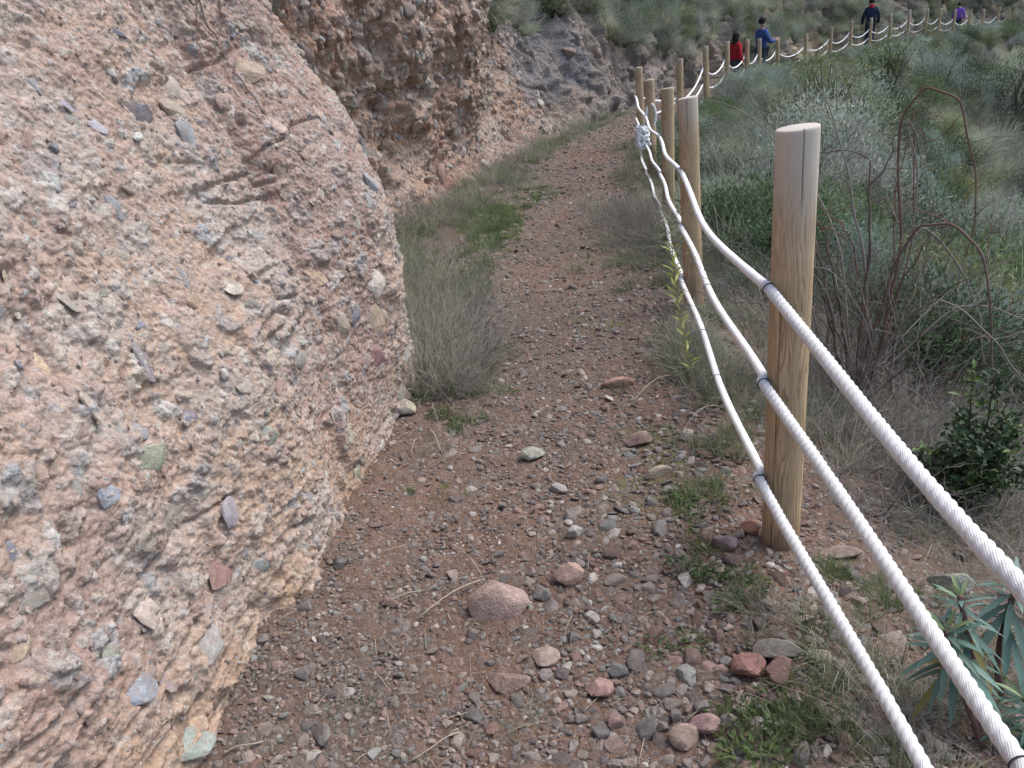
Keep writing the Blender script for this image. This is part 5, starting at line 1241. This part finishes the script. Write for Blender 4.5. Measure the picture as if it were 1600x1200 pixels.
# ------------------------------------------------------------------ walkers on the far path
SKIN, HAIR = plain_mat('skin', (.42, .26, .19), .6, 30, .06), plain_mat('hair', (.018, .014, .013), .6, 60, .3)
def skin_mesh(name, verts, edges, radii, mat, root=0, sub=2):
    me = bpy.data.meshes.new(name); me.from_pydata(verts, edges, []); o = bpy.data.objects.new(name, me); COL.objects.link(o)
    o.modifiers.new('skin', 'SKIN'); o.modifiers.new('sub', 'SUBSURF').levels = sub; o.modifiers['sub'].render_levels = sub
    sv = me.skin_vertices[0].data
    for k, r in enumerate(radii): sv[k].radius = r if isinstance(r, tuple) else (r, r); sv[k].use_root = (k == root)
    dg = bpy.context.evaluated_depsgraph_get(); res = bpy.data.meshes.new_from_object(o.evaluated_get(dg)); res.name = name
    bpy.data.objects.remove(o); bpy.data.meshes.remove(me)
    res.materials.clear(); res.materials.append(mat); res.polygons.foreach_set('use_smooth', np.ones(len(res.polygons), bool))
    return res

def person(px, py_head, dist, H, face, label, jacket, trousers, longhair=False, collar=None, arm=None, side=-1.0):
    p = at_dist(px, py_head, dist); base = Vector((p.x, p.y, p.z - H))
    R = empty('person', base, label, 'person', 'walkers on the far path'); R.rotation_euler = (0, 0, face)
    s = H / 1.72
    def S(v): return [tuple(c * s for c in q) for q in v]
    step = .16
    elbR, hanR = (-.27, .02, 1.12), (-.27, .14, .86)
    elbL, hanL = (.27, -.04, 1.12), (.27, .06, .86)
    if arm == 'front': elbR, hanR = (-.25, .10, 1.13), (-.12, .36, 1.17); elbL, hanL = (.25, .10, 1.13), (.12, .34, 1.15)
    J = [(0, 0, .95), (0, 0, 1.12), (0, .0, 1.32), (0, .0, 1.46), (0, .02, 1.54), (0, .035, 1.62), (-.17, 0, 1.40), elbR, hanR, (.17, 0, 1.40), elbL, hanL, (-.09, 0, .90), (-.09, step * .6, .50), (-.09, step * .7, .08), (-.09, step * .7 + .15, .035), (.09, 0, .90), (.09, -step * .2, .50), (.09, -step * .8, .10), (.09, -step * .8 + .14, .035)]
    E_ = [(0, 1), (1, 2), (2, 3), (3, 4), (4, 5), (2, 6), (6, 7), (7, 8), (2, 9), (9, 10), (10, 11), (0, 12), (12, 13), (13, 14), (14, 15), (0, 16), (16, 17), (17, 18), (18, 19)]
    rd = [.125, .115, .13, .055, .065, .088, .06, .042, .026, .06, .042, .026, .085, .055, .038, .03, .085, .055, .038, .03]
    body = skin_mesh('body', S(J), E_, [r * s for r in rd], SKIN); obj('body', body, R)
    # hands with five fingers each
    for hx, ex in ((hanR, elbR), (hanL, elbL)):
        A = Acc(); h = np.array(hx); dr = h - np.array(ex); dr /= np.linalg.norm(dr); sd = np.cross(dr, [0, 1, .3]); sd /= np.linalg.norm(sd); pn = np.cross(sd, dr)
        add_tube(A, np.array([h - dr * .02, h + dr * .03, h + dr * .08]) * s, np.array([.024, .034, .032]) * s, (.4, .26, .19), 8)
        for f in range(4):
            b0 = h + dr * .075 + sd * (f - 1.5) * .018; l = (.065, .078, .074, .055)[f]
            add_tube(A, np.array([b0, b0 + dr * l * .5 + pn * .006, b0 + dr * l * .85 + pn * .022]) * s, np.array([.0095, .0085, .006]) * s, (.4, .26, .19), 6)
        b0 = h + dr * .02 + sd * .03; add_tube(A, np.array([b0, b0 + dr * .03 + sd * .022, b0 + dr * .06 + sd * .028 + pn * .012]) * s, np.array([.012, .0105, .007]) * s, (.4, .26, .19), 6)
        obj('hand', A.mesh('hand', SKIN), R)
    jm = plain_mat('jacket_cloth', jacket, .85, 25, .18, .01); tm = plain_mat('trouser_cloth', trousers, .85, 25, .15)
    sub = [0, 1, 2, 3, 6, 7, 8, 9, 10, 11]; JJ = [list(J[k]) for k in sub]; JJ[0][2] = .86; JJ[3][2] = 1.45
    JJ[6] = [JJ[5][i] + .9 * (JJ[6][i] - JJ[5][i]) for i in range(3)]; JJ[9] = [JJ[8][i] + .9 * (JJ[9][i] - JJ[8][i]) for i in range(3)]
    jr = [(.19, .15), (.175, .14), (.19, .15), .085, .085, .065, .05, .085, .065, .05]
    ed = [(0, 1), (1, 2), (2, 3), (2, 4), (4, 5), (5, 6), (2, 7), (7, 8), (8, 9)]
    obj('jacket', skin_mesh('jacket', S(JJ), ed, [(r[0] * s, r[1] * s) if isinstance(r, tuple) else r * s for r in jr], jm), R)
    sub = [0, 12, 13, 14, 16, 17, 18]; JJ = [J[k] for k in sub]
    obj('trousers', skin_mesh('trousers', S(JJ), [(0, 1), (1, 2), (2, 3), (0, 4), (4, 5), (5, 6)], [r * s for r in (.14, .105, .075, .06, .105, .075, .06)], tm), R)
    if collar:
        t = np.linspace(0, 2 * np.pi, 20); A = Acc()
        for zz, r_ in ((1.475, .088), (1.50, .082), (1.525, .078)): add_tube(A, np.stack([np.cos(t) * r_, np.sin(t) * r_ + .01, np.full(20, zz)], -1) * s, .022 * s, collar, 6)
        obj('collar', A.mesh('collar', plain_mat('collar_cloth', collar, .8)), R)
    # head details: nose, eyes, ears, hair
    A = Acc(); hc = np.array((0, .035, 1.625))
    add_tube(A, np.array([hc + [0, .085, .03], hc + [0, .115, -.005], hc + [0, .088, -.02]]) * s, np.array([.010, .016, .010]) * s, (.4, .26, .19), 6)
    obj('nose', A.mesh('nose', SKIN), R)
    for sx in (-1, 1):
        A = Acc(); add_tube(A, np.array([hc + [sx * .086, -.01, .02], hc + [sx * .097, -.012, .0], hc + [sx * .086, -.008, -.03]]) * s, .012 * s, (.4, .26, .19), 6)
        obj('ear', A.mesh('ear', SKIN), R)
    bm = bmesh.new(); bmesh.ops.create_icosphere(bm, subdivisions=3, radius=1)
    for v in bm.verts:
        d = v.co.copy(); q = Vector((d.x * .108, d.y * .118, d.z * .128))
        if d.y > .35 and d.z < .45: q.y = min(q.y, .03 + .04 * max(0, d.z))
        if not longhair and d.z < -.1: q.z = -.02 + .35 * (q.z + .02); 
        if longhair and d.z < -.1 and d.y < .5: q.z -= .16 * min(1, -d.z * 1.6); q.x *= 1.15; q.y -= .02
        w_ = 1 + .05 * math.sin(d.x * 17 + d.z * 13) * math.cos(d.y * 15)
        v.co = (q * w_ + Vector((0, .02, 1.645))) * s
    hm = bpy.data.meshes.new('hair'); bm.to_mesh(hm); bm.free(); hm.materials.append(HAIR); hm.polygons.foreach_set('use_smooth', np.ones(len(hm.polygons), bool)); obj('hair', hm, R)
    for sx in (-1, 1):
        A = Acc(); add_tube(A, np.array([hc + [sx * .033, .083, .012], hc + [sx * .033, .09, .012]]) * s, .010 * s, (.02, .02, .02), 8); obj('eye', A.mesh('eye', HAIR), R)
    for k, sx in ((15, 0), (19, 0)):
        a = np.array(J[k]); A = Acc(); add_tube(A, np.array([a + [0, -.2, .02], a + [0, -.08, .02], a + [0, .03, .0]]) * s, np.array([.045, .05, .035]) * s, (.05, .05, .05), 8); obj('shoe', A.mesh('shoe', HAIR), R)
    return R
person(1150, 52, 20.9, 1.36, math.radians(-70), 'person in a red jacket with long dark hair behind the fence', (.36, .02, .03), (.05, .05, .07), True)
person(1191, 29, 23.6, 1.70, math.radians(-80), 'person in a blue jacket seen in profile holding something in front', (.045, .085, .24), (.04, .05, .08), False, None, 'front')
person(1363, -1, 34.6, 1.72, math.radians(-15), 'person in a dark navy jacket with a red collar seen from behind', (.018, .024, .05), (.03, .035, .06), False, (.55, .02, .03))
person(1500, 4, 42.2, 1.45, math.radians(-40), 'small distant person in a purple top behind the bushes', (.21, .09, .42), (.05, .05, .07), False)
